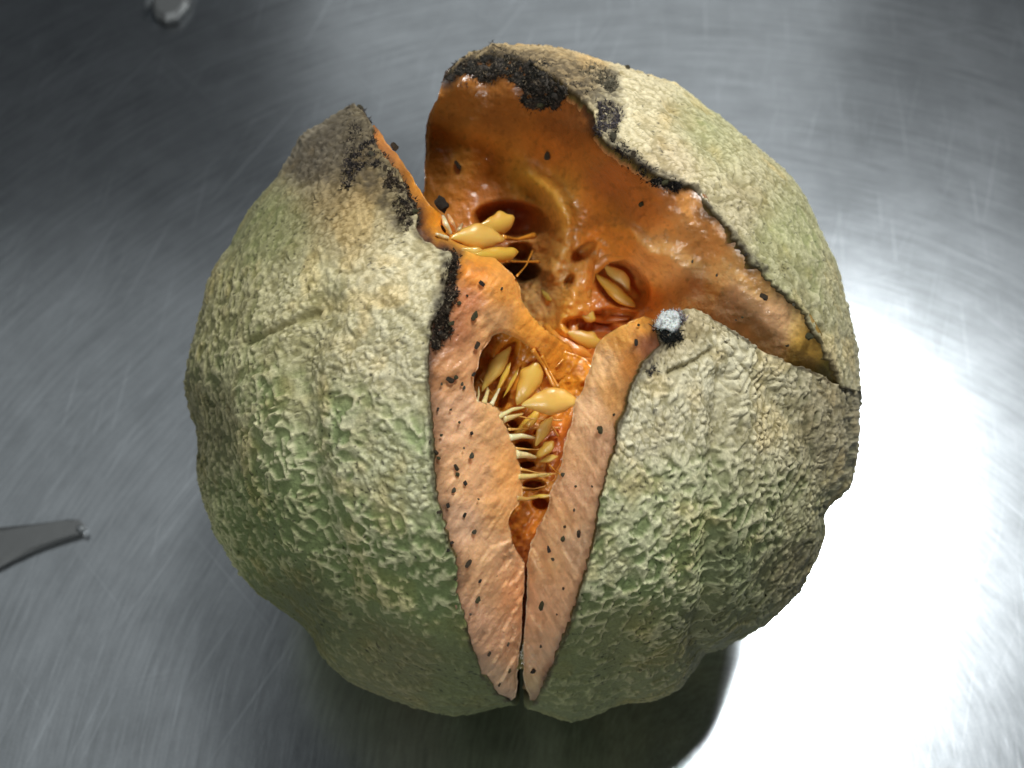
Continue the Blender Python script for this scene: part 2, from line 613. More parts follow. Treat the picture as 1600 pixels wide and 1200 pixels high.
# px, py, density of the corky net, relief, net colour, valley colour (low rows: olive plus painted shade)
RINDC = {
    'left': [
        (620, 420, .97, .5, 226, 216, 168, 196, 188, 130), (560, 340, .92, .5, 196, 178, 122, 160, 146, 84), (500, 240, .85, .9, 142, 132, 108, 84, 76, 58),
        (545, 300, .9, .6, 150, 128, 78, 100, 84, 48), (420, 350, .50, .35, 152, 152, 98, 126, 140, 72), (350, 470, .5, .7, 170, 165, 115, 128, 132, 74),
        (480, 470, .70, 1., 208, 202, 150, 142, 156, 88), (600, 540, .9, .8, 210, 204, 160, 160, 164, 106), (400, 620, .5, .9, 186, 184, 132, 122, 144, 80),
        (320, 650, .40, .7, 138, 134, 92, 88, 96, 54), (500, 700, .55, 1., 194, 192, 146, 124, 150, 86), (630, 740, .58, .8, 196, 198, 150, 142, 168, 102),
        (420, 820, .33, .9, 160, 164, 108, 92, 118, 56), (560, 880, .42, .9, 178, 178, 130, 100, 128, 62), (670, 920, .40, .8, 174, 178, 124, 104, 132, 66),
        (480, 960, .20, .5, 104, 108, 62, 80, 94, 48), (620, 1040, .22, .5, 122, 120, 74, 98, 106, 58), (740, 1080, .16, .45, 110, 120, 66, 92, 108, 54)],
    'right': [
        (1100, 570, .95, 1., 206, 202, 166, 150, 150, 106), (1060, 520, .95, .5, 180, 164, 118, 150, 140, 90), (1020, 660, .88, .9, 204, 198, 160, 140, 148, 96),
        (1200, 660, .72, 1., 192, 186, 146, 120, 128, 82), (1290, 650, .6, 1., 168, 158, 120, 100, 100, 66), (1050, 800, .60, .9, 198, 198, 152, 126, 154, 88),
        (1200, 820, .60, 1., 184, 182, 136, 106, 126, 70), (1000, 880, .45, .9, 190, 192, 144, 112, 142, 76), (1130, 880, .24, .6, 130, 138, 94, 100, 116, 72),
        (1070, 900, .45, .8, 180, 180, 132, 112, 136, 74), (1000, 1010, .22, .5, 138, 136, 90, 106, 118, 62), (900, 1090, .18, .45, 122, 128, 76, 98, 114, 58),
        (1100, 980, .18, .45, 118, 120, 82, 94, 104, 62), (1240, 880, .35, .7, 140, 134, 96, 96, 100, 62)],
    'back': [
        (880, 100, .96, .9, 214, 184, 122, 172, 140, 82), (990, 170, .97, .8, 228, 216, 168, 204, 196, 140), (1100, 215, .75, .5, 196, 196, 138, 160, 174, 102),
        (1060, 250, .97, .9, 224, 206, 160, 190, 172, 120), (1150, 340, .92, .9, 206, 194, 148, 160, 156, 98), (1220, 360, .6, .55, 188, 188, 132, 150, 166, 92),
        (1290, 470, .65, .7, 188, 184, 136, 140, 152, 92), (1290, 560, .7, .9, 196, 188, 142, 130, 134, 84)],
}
CORD = {'left': (0.5, -0.866), 'right': (0.82, 0.57), 'back': (0.62, -0.78)}
M_ROOT = bpy.data.objects.new('melon', None)
COL.objects.link(M_ROOT)
M_ROOT['label'] = 'overripe netted melon split open into three wedges with orange flesh and seeds'
M_ROOT['category'] = 'melon'


def build_rind(k, label, rim_hidden, centre, deep=None, nr=235):
    rim = densify(smooth_line(densify(RIM[k], 6), 1), 2.0)
    nz = np.stack([rim[:, 0] / 9, rim[:, 1] / 9, np.zeros(len(rim))], -1)
    j = np.stack([fbm(nz, 3, 3), fbm(nz, 3, 8)], -1) * 3.2
    fade = np.minimum(1, np.minimum(np.arange(len(rim)), np.arange(len(rim))[::-1]) / 12.0)[:, None]
    rim = rim + j * fade
    al, be = pix_dir(k, rim[:, 0], rim[:, 1])
    dv = dirv(al, be)
    hid = hidden([dv[-1]] + rim_hidden + [dv[0]])[1:]
    ringd = np.concatenate([dv, hid])
    nring = len(ringd)
    c = dirv(dg(centre[0]), dg(centre[1]))
    # rings: lips (negative) then the outer skin
    ts = np.linspace(0, 1, nr + 1)[:-1]
    dirs = slerp(np.repeat(ringd[None], nr, 0).reshape(-1, 3), np.repeat(c[None], nr * nring, 0), np.repeat(ts, nring)[:, None])
    dirs = np.concatenate([dirs, c[None]])
    be = np.arccos(np.clip(dirs[:, 2], -1, 1))
    al = np.arctan2(dirs[:, 1], dirs[:, 0])
    R = Reff(k, al, be)
    P0 = dirs * R[:, None]
    px = CX + P0[:, 0] * F / (D - P0[:, 2])
    py = CY - P0[:, 1] * F / (D - P0[:, 2])
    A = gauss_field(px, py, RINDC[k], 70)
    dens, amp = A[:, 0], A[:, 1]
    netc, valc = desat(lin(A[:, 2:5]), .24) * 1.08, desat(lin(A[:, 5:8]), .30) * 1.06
    # ---- corky net
    warp = np.stack([fbm(P0 / 38, 2, 21), fbm(P0 / 38, 2, 47), fbm(P0 / 38, 2, 63)], -1)
    warp2 = np.stack([fbm(P0 / 11, 2, 121), fbm(P0 / 11, 2, 147), fbm(P0 / 11, 2, 163)], -1)
    Q = P0 + warp * 20 + warp2 * 3.0
    ax = CORD[k]
    u = Q[:, 0] * ax[0] + Q[:, 1] * ax[1]
    v = -Q[:, 0] * ax[1] + Q[:, 1] * ax[0]
    Qr = np.stack([u, v, Q[:, 2]], -1)
    patch = fbm(P0 / 95, 3, 77)
    d2 = np.clip(dens + 0.30 * patch, 0, 1)
    # thin raised lines round green cells
    f1, f2, cid = worley(Qr / np.array([25.0, 17.0, 20.0]), 3)
    w = 0.11 + 0.24 * d2
    e = f2 - f1
    brk = sstep(-0.28, 0.05, fbm(P0 / 13, 2, 311) + 0.5 * (d2 - 0.4))
    netA = (1 - sstep(w * 0.55, w * 1.15, e)) * brk
    profA = np.sqrt(np.clip(1 - (e / (w * 1.25)) ** 2, 0, 1)) * brk
    # swollen cords and pads with narrow crevices where the cork is thick
    c1, c2, cid3 = worley(Qr / np.array([30.0, 10.5, 15.0]), 29)
    e3 = c2 - c1
    pad = sstep(0.0, 0.55, e3) ** 0.7
    k1, k2, cid4 = worley((P0 + warp2 * 4) / 9.0, 41)
    pad2 = sstep(0.0, 0.5, k2 - k1) ** 0.7
    mixp = sstep(-0.25, 0.25, fbm(P0 / 42, 2, 301))
    padh = (pad * (0.45 + 0.75 * cid3)) * mixp + (pad2 * (0.3 + 0.6 * cid4)) * (1 - mixp)
    crev = np.where(mixp > 0.5, 1 - sstep(0.02, 0.22, e3), 1 - sstep(0.02, 0.24, k2 - k1))
    T = sstep(0.42, 0.78, d2 + 0.22 * fbm(P0 / 30, 2, 305))
    pim = (1 - sstep(0.2, 0.5, k1)) * (cid4 > 0.72) * sstep(0.12, 0.3, d2)
    fine = fbm(P0 / 6.0, 3, 9)
    wr = np.abs(fbm(P0 / np.array([9.0, 16.0, 12.0]), 3, 15))
    hgt = amp * ((1 - T) * (4.6 * profA + 2.8 * pim) + T * 5.0 * padh) + amp * 1.1 * fine - amp * 1.2 * (1 - sstep(0.0, 0.10, wr)) * d2 + 3.2 * fbm(P0 / 60, 3, 31)
    net = (1 - T) * np.maximum(netA * (0.75 + 0.5 * fine), pim) + T * (1 - crev * (0.35 + 0.65 * cid3)) * (0.85 + 0.4 * fine) * np.where(cid4 + 0.35 * dens > 0.42, 1, 0.35)
    net = np.clip(net, 0, 1)
    front = sstep(-0.1, 0.1, dirs[:, 2])
    for line, a, ww in GROOVES[k]:
        d = dist_line(px, py, line)
        g = np.exp(-(d / ww) ** 2) * front
        hgt -= a * g
        if ww < 8:
            net *= 1 - 0.85 * g
        else:
            net *= 1 - 0.25 * g
    valc = valc * np.array([1.06, 0.97, 0.94])
    netc = netc * np.array([1.03, 0.99, 1.02]) * (1.18 if k == 'right' else 1.04)
    tk = (T * 0.75)[:, None]
    valc = valc * (1 - tk) + netc * np.array([0.40, 0.37, 0.27]) * tk
    col = valc + (netc - valc) * net[:, None]
    peak = (1 - sstep(0.0, 0.35, e / w)) * brk * (1 - T)
    col = col + netc * (0.30 * peak * sstep(0.12, 0.3, d2))[:, None]
    # crevice dirt and blotches (stains, with a shape of their own)
    stain = sstep(0.15, 0.5, fbm(P0 / 26, 4, 91)) * 0.35
    col = col * (1 - stain[:, None] * np.array([0.25, 0.33, 0.5]))
    speck = sstep(0.46, 0.64, fbm(P0 / 4.5, 2, 191)) * sstep(-0.25, 0.25, fbm(P0 / 60, 2, 14))
    col = col * (1 - 0.75 * speck[:, None])
    yel = sstep(0.1, 0.5, fbm(P0 / 50, 3, 200))
    col = col * (1 + yel[:, None] * np.array([0.10, 0.02, -0.10]))
    # dark dried edge of the skin
    rp = np.array(RIM[k], float)
    de = dist_line(px, py, rp) + 3.0 * fbm(P0 / 7, 2, 55)
    edge = (1 - sstep(2.0, 6.5, de)) * front * 0.75 * sstep(-0.35, 0.25, fbm(P0 / 30, 3, 402))
    col = col * (1 - edge[:, None]) + lin((58, 42, 24)) * edge[:, None]
    # rotten blotches near the black rims
    for poly, strength in ROTP.get(k, []):
        pl = np.array(poly, float)
        ins = in_poly(px, py, pl)
        d = dist_line(px, py, np.vstack([pl, pl[:1]]))
        sd = np.where(ins, d, -d) + 9 * fbm(P0 / 14, 3, 70)
        m = sstep(-9, 6, sd) * front * strength
        m = m * (0.55 + 0.45 * sstep(-0.3, 0.3, fbm(P0 / 7, 3, 81)))
        col = col * (1 - m[:, None]) + lin((62, 54, 44)) * m[:, None]
        hgt += m * 3.5 * fbm(P0 / 6, 3, 83)
    P = dirs * (R + hgt)[:, None]
    # lip turned into the crack
    Rr = (R + hgt)[:nring]
    if deep is None:
        deep = lambda px, py: np.full(px.shape, 16.0)
    dp = deep(px[:nring], py[:nring])
    dp = np.where(np.arange(nring) >= len(dv), 110.0, dp)
    lips, lcol = [], []
    for fr, cc in ((0.18, (74, 62, 34)), (0.5, (112, 96, 50)), (1.0, (206, 146, 92))):
        q = ringd * (Rr - dp * fr - 3)[:, None]
        lips.append(q)
        lc = np.repeat(lin(cc)[None], nring, 0)
        lcol.append(lc)
    nl = len(lips)
    V = np.concatenate(lips[::-1] + [P])
    C = np.concatenate(lcol[::-1] + [col])
    C = np.clip(C, 0.004, 0.9)
    # rest on the table
    hgt_w = V @ UPF
    low = hgt_w < -ZT + 1.5
    V = V + np.where(low, (-ZT + 1.5 - hgt_w), 0)[:, None] * UPF
    rows = nl + nr
    i = np.arange(rows - 1)[:, None] * nring
    jn = np.arange(nring)[None]
    j2 = (np.arange(nring)[None] + 1) % nring
    q = np.stack([i + jn, i + j2, i + nring + j2, i + nring + jn], -1).reshape(-1, 4)
    last = (rows - 1) * nring
    apex = len(V) - 1
    tri = np.stack([last + np.arange(nring), last + (np.arange(nring) + 1) % nring, np.full(nring, apex), np.full(nring, apex)], -1)
    me_faces = q
    # orientation: make sure the normals look outward
    a, b_, c_ = V[q[len(q) // 2][0]], V[q[len(q) // 2][1]], V[q[len(q) // 2][2]]
    nrm = np.cross(b_ - a, c_ - a)
    if nrm @ a < 0:
        me_faces = q[:, ::-1]
        tri = tri[:, [1, 0, 2, 3]]
    o = mesh_obj('wedge', V, me_faces, M_RIND, M_ROOT, C)
    # close the middle of the fan
    o['label'] = label
    return o


ROTP = {
    'left': [([(548, 168), (585, 205), (600, 250), (640, 300), (650, 345), (625, 372), (600, 330), (560, 290), (470, 285), (450, 265), (475, 225), (520, 185)], 0.75),
             ([(690, 395), (722, 398), (705, 480), (680, 560), (668, 545), (672, 500)], 0.9)],
    'back': [([(700, 112), (755, 72), (830, 78), (900, 95), (965, 115), (972, 160), (930, 165), (890, 150), (820, 120)], 0.8),
             ([(930, 160), (975, 165), (965, 215), (1000, 245), (1060, 280), (1110, 320), (1200, 425), (1190, 430), (1090, 320), (960, 240)], 0.85)],
    'right': [([(1020, 500), (1050, 485), (1068, 490), (1060, 520), (1010, 590), (985, 620), (980, 600)], 0.55)],
}

wedge = {}
wedge['left'] = build_rind('left', 'left wedge with black rotten tip and pale netted rind',
                           [dirv(dg(269.6), dg(84)), BASE, dirv(dg(150), dg(165)), dirv(dg(124), dg(120))], (197, 72))
wedge['right'] = build_rind('right', 'front right wedge with a white mould spot on its tip',
                            [dirv(dg(-14), dg(110)), BASE, dirv(dg(270.4), dg(84))], (-40, 58),
                            deep=lambda px, py: np.where((px > 1062), 120.0, 16.0))
wedge['back'] = build_rind('back', 'back wedge standing upright with blackened rim',
                           [dirv(dg(97), dg(95)), dirv(dg(95), dg(135)), BASE, dirv(dg(-10), dg(105))], (45, 105))


# ------------------------------------------------------------------ flesh sheets
FL = {}


def flesh_h(key, px, py):
    k, rb = FL[key]
    top = hW(k, px, py)
    d = np.maximum(rb(px, py), 4.0)
    return top - d


def sheet(name, key, k, rim, free, drops, cols, mat, parent, step=3.0, skirt=((25, 4), (70, 14), (150, 36)), roll=9.0,
          dh=None, rimdrop=5.0, rough=1.0, csig=45.0, dcol=None, rim_off=7.0, base_h=None, gain=np.array([1.0, 1.0, 1.0]), glim=1.0):
    rim = [tuple(p) for p in rim]
    free = [tuple(p) for p in free]
    pol = np.array(rim + free, float)
    if rim:
        area2 = 0.5 * np.sum(pol[:, 0] * np.roll(pol[:, 1], -1) - np.roll(pol[:, 0], -1) * pol[:, 1])
        rp = np.array(rim, float)
        tg = np.gradient(rp, axis=0)
        tg /= np.linalg.norm(tg, axis=1, keepdims=True) + 1e-9
        nrm = np.stack([tg[:, 1], -tg[:, 0]], -1) * (1 if area2 > 0 else -1)
        rim_o = rp + nrm * rim_off
    else:
        rim_o = np.zeros((0, 2))
    fr = np.array(free, float)
    frd = densify(fr, 6)
    frd = smooth_line(frd, 2)
    jn = np.stack([frd[:, 0] / 11, frd[:, 1] / 11, np.zeros(len(frd))], -1)
    frd = frd + np.stack([fbm(jn, 3, 301), fbm(jn, 3, 302)], -1) * 3.0 * rough
    loop = np.vstack([rim_o, frd])
    loop = np.vstack([loop, loop[:1]])
    loop = densify(loop, step)[:-1]
    # drop field
    if key is not None:
        pts = [(p[0], p[1]) for p in drops]
        vals = [p[2] for p in drops]
        if rim:
            rr = densify(rim, 38)
            pts += [tuple(p) for p in rr]
            vals += [rimdrop] * len(rr)
        rb = RBF(pts, vals)
        FL[key] = (k, rb)
    xmn, ymn = loop.min(0); xmx, ymx = loop.max(0)
    gy = np.arange(ymn, ymx, step * 0.866)
    gx = np.arange(xmn, xmx, step)
    X, Y = np.meshgrid(gx, gy)
    X = X + (np.arange(len(gy)) % 2)[:, None] * step * 0.5
    X = (X + rng.uniform(-.18, .18, X.shape) * step).ravel()
    Y = (Y + rng.uniform(-.18, .18, Y.shape) * step).ravel()
    ins = in_poly(X, Y, loop)
    X, Y = X[ins], Y[ins]
    dl = dist_line(X, Y, np.vstack([loop, loop[:1]]))
    X, Y = X[dl > step * 0.6], Y[dl > step * 0.6]
    nl = len(loop)
    pts = [Vector(p) for p in np.vstack([loop, np.stack([X, Y], -1)])]
    edges = [(i, (i + 1) % nl) for i in range(nl)]
    res = delaunay_2d_cdt(pts, edges, [], 1, 1e-4)
    pv = np.array([tuple(v) for v in res[0]])
    tri = res[2]
    px, py = pv[:, 0], pv[:, 1]
    if base_h is not None:
        h = base_h(px, py)
    else:
        h = flesh_h(key, px, py)
    dfree = dist_line(px, py, frd)
    if roll > 0:
        t = np.clip(1 - dfree / roll, 0, 1)
        h = h - roll * 0.9 * (1 - np.sqrt(np.clip(1 - t * t, 0, 1)))
    if dh is not None:
        h = h + dh(px, py, h, dfree)
    P3 = unproj(px, py, h)
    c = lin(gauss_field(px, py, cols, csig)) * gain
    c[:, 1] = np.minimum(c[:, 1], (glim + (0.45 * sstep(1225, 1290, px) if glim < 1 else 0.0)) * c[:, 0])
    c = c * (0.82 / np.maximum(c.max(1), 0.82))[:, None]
    if dcol is not None:
        c = dcol(px, py, P3, c, dfree)
    # skirt so that the piece has a body
    order = {}
    for i, src in enumerate(res[3]):
        for s in src:
            if s < nl and s not in order:
                order[s] = i
    bl = [order[s] for s in range(nl) if s in order]
    V = [P3]
    C = [c]
    n0 = len(P3)
    cen = loop.mean(0)
    bp = pv[bl]
    # inward normal of the loop
    tg = np.roll(bp, -2, 0) - np.roll(bp, 2, 0)
    tg /= np.linalg.norm(tg, axis=1, keepdims=True) + 1e-9
    a2 = 0.5 * np.sum(bp[:, 0] * np.roll(bp[:, 1], -1) - np.roll(bp[:, 0], -1) * bp[:, 1])
    inn = np.stack([-tg[:, 1], tg[:, 0]], -1) * (1 if a2 > 0 else -1)
    faces = [tuple(f) for f in tri]
    prev = bl
    for dz, shr in skirt:
        q = bp + inn * shr
        V.append(unproj(q[:, 0], q[:, 1], h[bl] - dz))
        C.append(c[bl])
        cur = list(range(n0, n0 + len(bl)))
        n0 += len(bl)
        for i in range(len(bl)):
            j = (i + 1) % len(bl)
            faces.append((prev[i], prev[j], cur[j], cur[i]))
        prev = cur
    V = np.concatenate(V)
    C = np.clip(np.concatenate(C), 0.003, 0.9)
    hw = V @ UPF
    V = V + np.where(hw < -ZT + 3, -ZT + 3 - hw, 0)[:, None] * UPF
    # orient the top towards the camera
    f = faces[0]
    nz = np.cross(V[f[1]] - V[f[0]], V[f[2]] - V[f[0]])[2]
    nt_ = len(tri)
    if nz < 0:
        faces = [tuple(reversed(f)) for f in faces[:nt_]] + faces[nt_:]
    o = mesh_obj(name, V, faces, mat, parent, C)
    return o


def ell(px, py, cx, cy, a, b_, rot):
    r = math.radians(rot)
    x = (px - cx) * math.cos(r) + (py - cy) * math.sin(r)
    y = -(px - cx) * math.sin(r) + (py - cy) * math.cos(r)
    return np.sqrt((x / a) ** 2 + (y / b_) ** 2)


def pitz(px, py, list_):
    out = np.zeros(px.shape)
    for cx, cy, a, b_, rot, dep in list_:
        e = ell(px, py, cx, cy, a, b_, rot)
        out -= dep * (1 - sstep(0.62, 1.12, e)) * (1.0 - 0.25 * np.clip(e, 0, 1) ** 2)
    return out


def surf_noise(px, py, amp_l, amp_m, amp_f, seed):
    Q = np.stack([px, py, np.zeros_like(px)], -1)
    return amp_l * fbm(Q / 55, 2, seed) + amp_m * fbm(Q / 20, 3, seed + 3) + amp_f * fbm(Q / 7, 2, seed + 7)


def fibres(px, py, ang, seed, L=60.0, Wd=7.0):
    a = math.radians(ang)
    u = px * math.cos(a) + py * math.sin(a)
    v = -px * math.sin(a) + py * math.cos(a)
    return fbm(np.stack([u / L, v / Wd, np.zeros_like(px)], -1), 3, seed)


# --- back wedge inner face
PITS_B = [(798, 345, 58, 30, 4, 70), (812, 393, 20, 15, 0, 40), (812, 424, 30, 18, 0, 60), (912, 393, 24, 10, -38, 45), (889, 440, 14, 7, -60, 25),
          (972, 444, 48, 34, 40, 62), (925, 512, 48, 16, 8, 42), (960, 495, 40, 14, 0, 30)]
RIDGES_B = [([(826, 272), (862, 300), (884, 340), (882, 380), (862, 425)], 26, 16), ([(1015, 395), (985, 360), (945, 350), (915, 365)], 12, 12),
            ([(985, 385), (1035, 395), (1070, 420)], 14, 22), ([(905, 420), (890, 470), (882, 510)], 16, 18)]


def dh_back(px, py, h, df):
    d = pitz(px, py, PITS_B)
    for ln_, a, w in RIDGES_B:
        d += a * np.exp(-(dist_line(px, py, ln_) / w) ** 2)
    cav = 1 - sstep(60, 190, np.hypot(px - 880, (py - 430)))
    for gx, gy, sg, sl in ((888, 548, 26, .55), (1040, 385, 26, .4), (868, 285, 24, .4), (835, 395, 14, .5), (960, 535, 20, .4)):
        d += sl * (py - gy) * np.exp(-((px - gx) ** 2 + (py - gy) ** 2) / (2 * sg * sg))
    gl = np.exp(-((px - 888) ** 2 + (py - 545) ** 2) / (2 * 26.0 ** 2))
    d += gl * 2.2 * fbm(np.stack([px / 9, py / 7, np.zeros_like(px)], -1), 2, 431)
    d += surf_noise(px, py, 6, 2.2, 1.0, 400) + cav * surf_noise(px, py, 0, 7, 3, 420)
    return d * sstep(2, 30, dist_line(px, py, RIM['back']))


def dcol_back(px, py, P3, c, df):
    Q = np.stack([px, py, np.zeros_like(px)], -1)
    s = fbm(Q / 40, 4, 500)
    c = c * (1 + 0.28 * s)[:, None]
    sp = sstep(0.35, 0.6, fbm(Q / 6, 2, 520)) * 0.25
    c = c * (1 - sp[:, None])
    d = dist_line(px, py, RIM['back'])
    rot = (1 - sstep(4, 26, d + 10 * fbm(Q / 16, 3, 540)))
    k = gauss_field(px, py, [(760, 120, 1.0), (900, 170, .9), (1050, 300, .7), (1180, 420, .35), (1290, 560, .2)], 80)[:, 0]
    m = rot * k
    return c * (1 - m[:, None]) + lin((44, 34, 24)) * m[:, None]


back_rim = [p for p in RIM['back'][1:]]
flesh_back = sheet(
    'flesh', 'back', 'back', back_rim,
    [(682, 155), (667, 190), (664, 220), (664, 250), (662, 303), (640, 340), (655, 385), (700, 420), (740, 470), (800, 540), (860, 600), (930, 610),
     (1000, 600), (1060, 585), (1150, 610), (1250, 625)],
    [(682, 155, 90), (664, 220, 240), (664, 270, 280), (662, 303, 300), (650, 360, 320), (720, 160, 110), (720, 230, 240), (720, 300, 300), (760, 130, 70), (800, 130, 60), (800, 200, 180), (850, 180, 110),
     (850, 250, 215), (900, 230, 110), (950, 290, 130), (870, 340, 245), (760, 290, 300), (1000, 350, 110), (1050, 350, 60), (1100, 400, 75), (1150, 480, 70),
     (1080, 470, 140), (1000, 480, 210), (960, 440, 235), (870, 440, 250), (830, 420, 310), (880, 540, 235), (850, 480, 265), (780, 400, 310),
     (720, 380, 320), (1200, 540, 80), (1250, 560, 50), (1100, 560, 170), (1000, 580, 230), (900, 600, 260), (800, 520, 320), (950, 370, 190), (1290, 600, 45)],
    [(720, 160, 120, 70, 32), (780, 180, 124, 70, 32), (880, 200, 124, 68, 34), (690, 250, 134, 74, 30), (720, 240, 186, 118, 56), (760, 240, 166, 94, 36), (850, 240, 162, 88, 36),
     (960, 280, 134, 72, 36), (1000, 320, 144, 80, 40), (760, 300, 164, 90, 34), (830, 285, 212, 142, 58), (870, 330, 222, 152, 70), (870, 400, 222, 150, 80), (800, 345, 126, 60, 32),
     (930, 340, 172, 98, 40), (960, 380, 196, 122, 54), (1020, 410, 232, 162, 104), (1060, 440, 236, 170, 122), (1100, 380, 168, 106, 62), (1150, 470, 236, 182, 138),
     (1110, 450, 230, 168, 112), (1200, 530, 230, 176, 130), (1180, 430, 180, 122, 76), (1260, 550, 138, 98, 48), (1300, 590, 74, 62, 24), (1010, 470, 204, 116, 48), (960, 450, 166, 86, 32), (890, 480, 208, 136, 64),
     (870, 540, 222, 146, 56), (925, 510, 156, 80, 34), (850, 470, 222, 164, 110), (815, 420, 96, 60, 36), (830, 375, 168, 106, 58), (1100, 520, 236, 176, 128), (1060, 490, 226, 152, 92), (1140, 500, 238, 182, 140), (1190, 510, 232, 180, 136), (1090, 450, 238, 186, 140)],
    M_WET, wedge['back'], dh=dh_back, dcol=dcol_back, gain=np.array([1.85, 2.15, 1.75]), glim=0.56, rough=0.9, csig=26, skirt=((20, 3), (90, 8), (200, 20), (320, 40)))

# --- pulp deep in the front crack
PITS_P = [(800, 666, 9, 10, 60, 35), (818, 698, 13, 9, 0, 40), (824, 726, 13, 5, 0, 30), (834, 758, 18, 9, -6, 45), (845, 785, 14, 12, 0, 45), (846, 668, 20, 6, -45, 25),
          (790, 560, 14, 36, 30, 18), (786, 625, 7, 18, 25, 25)]


def dh_pulp(px, py, h, df):
    return pitz(px, py, PITS_P) + surf_noise(px, py, 4, 6, 2, 610) + 5 * fibres(px, py, -55, 615, 40, 8)


def dcol_pulp(px, py, P3, c, df):
    Q = np.stack([px, py, np.zeros_like(px)], -1)
    return c * (1 + 0.3 * fbm(Q / 22, 4, 620))[:, None]


pulp = sheet(
    'pulp', 'pulp', 'left', [],
    [(730, 500), (800, 500), (880, 545), (915, 560), (940, 600), (925, 690), (900, 760), (880, 810), (855, 880), (850, 1000), (838, 1046), (802, 1046),
     (795, 1000), (790, 900), (765, 800), (770, 720), (735, 650), (722, 570)],
    [(760, 570, 120), (790, 600, 135), (840, 620, 150), (880, 600, 150), (910, 620, 150), (820, 700, 165), (860, 700, 150), (890, 690, 140), (830, 760, 160), (770, 650, 140),
     (825, 860, 150), (825, 960, 150), (824, 1030, 100), (824, 1060, 62), (824, 1085, 24), (806, 1092, 22), (842, 1094, 22), (740, 530, 120), (880, 570, 140)],
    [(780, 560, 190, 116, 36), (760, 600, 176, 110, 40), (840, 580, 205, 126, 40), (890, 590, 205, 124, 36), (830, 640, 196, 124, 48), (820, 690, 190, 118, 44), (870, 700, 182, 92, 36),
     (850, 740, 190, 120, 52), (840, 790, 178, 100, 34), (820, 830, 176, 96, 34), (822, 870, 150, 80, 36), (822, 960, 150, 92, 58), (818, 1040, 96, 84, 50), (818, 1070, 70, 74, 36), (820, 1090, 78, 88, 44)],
    M_WET, M_ROOT, dh=dh_pulp, dcol=dcol_pulp, csig=24, roll=0, gain=np.array([1.5, 1.7, 1.4]))


# --- the core the seeds hang from, closing the middle of the fruit under the sheets above
import bmesh as _bm
bmc = _bm.new()
_bm.ops.create_icosphere(bmc, subdivisions=5, radius=1.0)
cv = np.array([v.co[:] for v in bmc.verts])
cf = [tuple(v.index for v in f.verts) for f in bmc.faces]
bmc.free()
cn = fbm(cv * 2.5, 4, 650)
cen_ = unproj(805, 440, -115.0)
cv2 = cv * np.array([215.0, 200.0, 190.0]) * (1 + 0.10 * cn)[:, None] + cen_
ccol = lin((206, 124, 48)) * (1 + 0.35 * fbm(cv * 6, 4, 660))[:, None]
mesh_obj('pulp_core', cv2, cf, M_WET, M_ROOT, np.clip(ccol, 0.01, 0.8))

# --- left wedge flesh
def dh_left(px, py, h, df):
    low = sstep(760, 860, py)
    d = 0.8 * fibres(px, py, -52, 709, 24, 3.2) + surf_noise(px, py, 4, 2.2, 0.9, 700) + low * 4.0 * fibres(px, py, -58, 705, 70, 10) + (1 - low) * 1.5 * fibres(px, py, -35, 706, 50, 9)
    # torn flakes by the seam
    d += low * 2.2 * np.sign(fibres(px, py, -62, 707, 60, 13)) * sstep(60, 8, df)
    return d * sstep(1, 14, dist_line(px, py, RIM['left']))


def dcol_left(px, py, P3, c, df):
    Q = np.stack([px, py, np.zeros_like(px)], -1)
    s = 0.16 * fbm(Q / 30, 4, 720) + 0.17 * fibres(px, py, -58, 722, 50, 6) + 0.14 * fibres(px, py, -50, 723, 26, 2.6)
    c = c * (1 + s)[:, None]
    st = (sstep(0.2, 0.5, fbm(Q / 10, 3, 741)) * 0.32)[:, None]
    c = c * (1 - st) + lin((158, 112, 74)) * st
    d = dist_line(px, py, RIM['left']) + 8 * fbm(Q / 12, 3, 730)
    k = gauss_field(px, py, [(590, 220, .5), (700, 440, 1.), (700, 500, 1.0), (685, 620, .6), (690, 760, .5), (715, 880, .45), (740, 1000, .25), (780, 1080, .2)], 60)[:, 0]
    m = (1 - sstep(3, 30, d)) * k
    c = c * (1 - m[:, None]) + lin((104, 62, 36)) * m[:, None]
    m2 = (1 - sstep(0, 9, d)) * k * 0.8
    return c * (1 - m2[:, None]) + lin((40, 32, 26)) * m2[:, None]


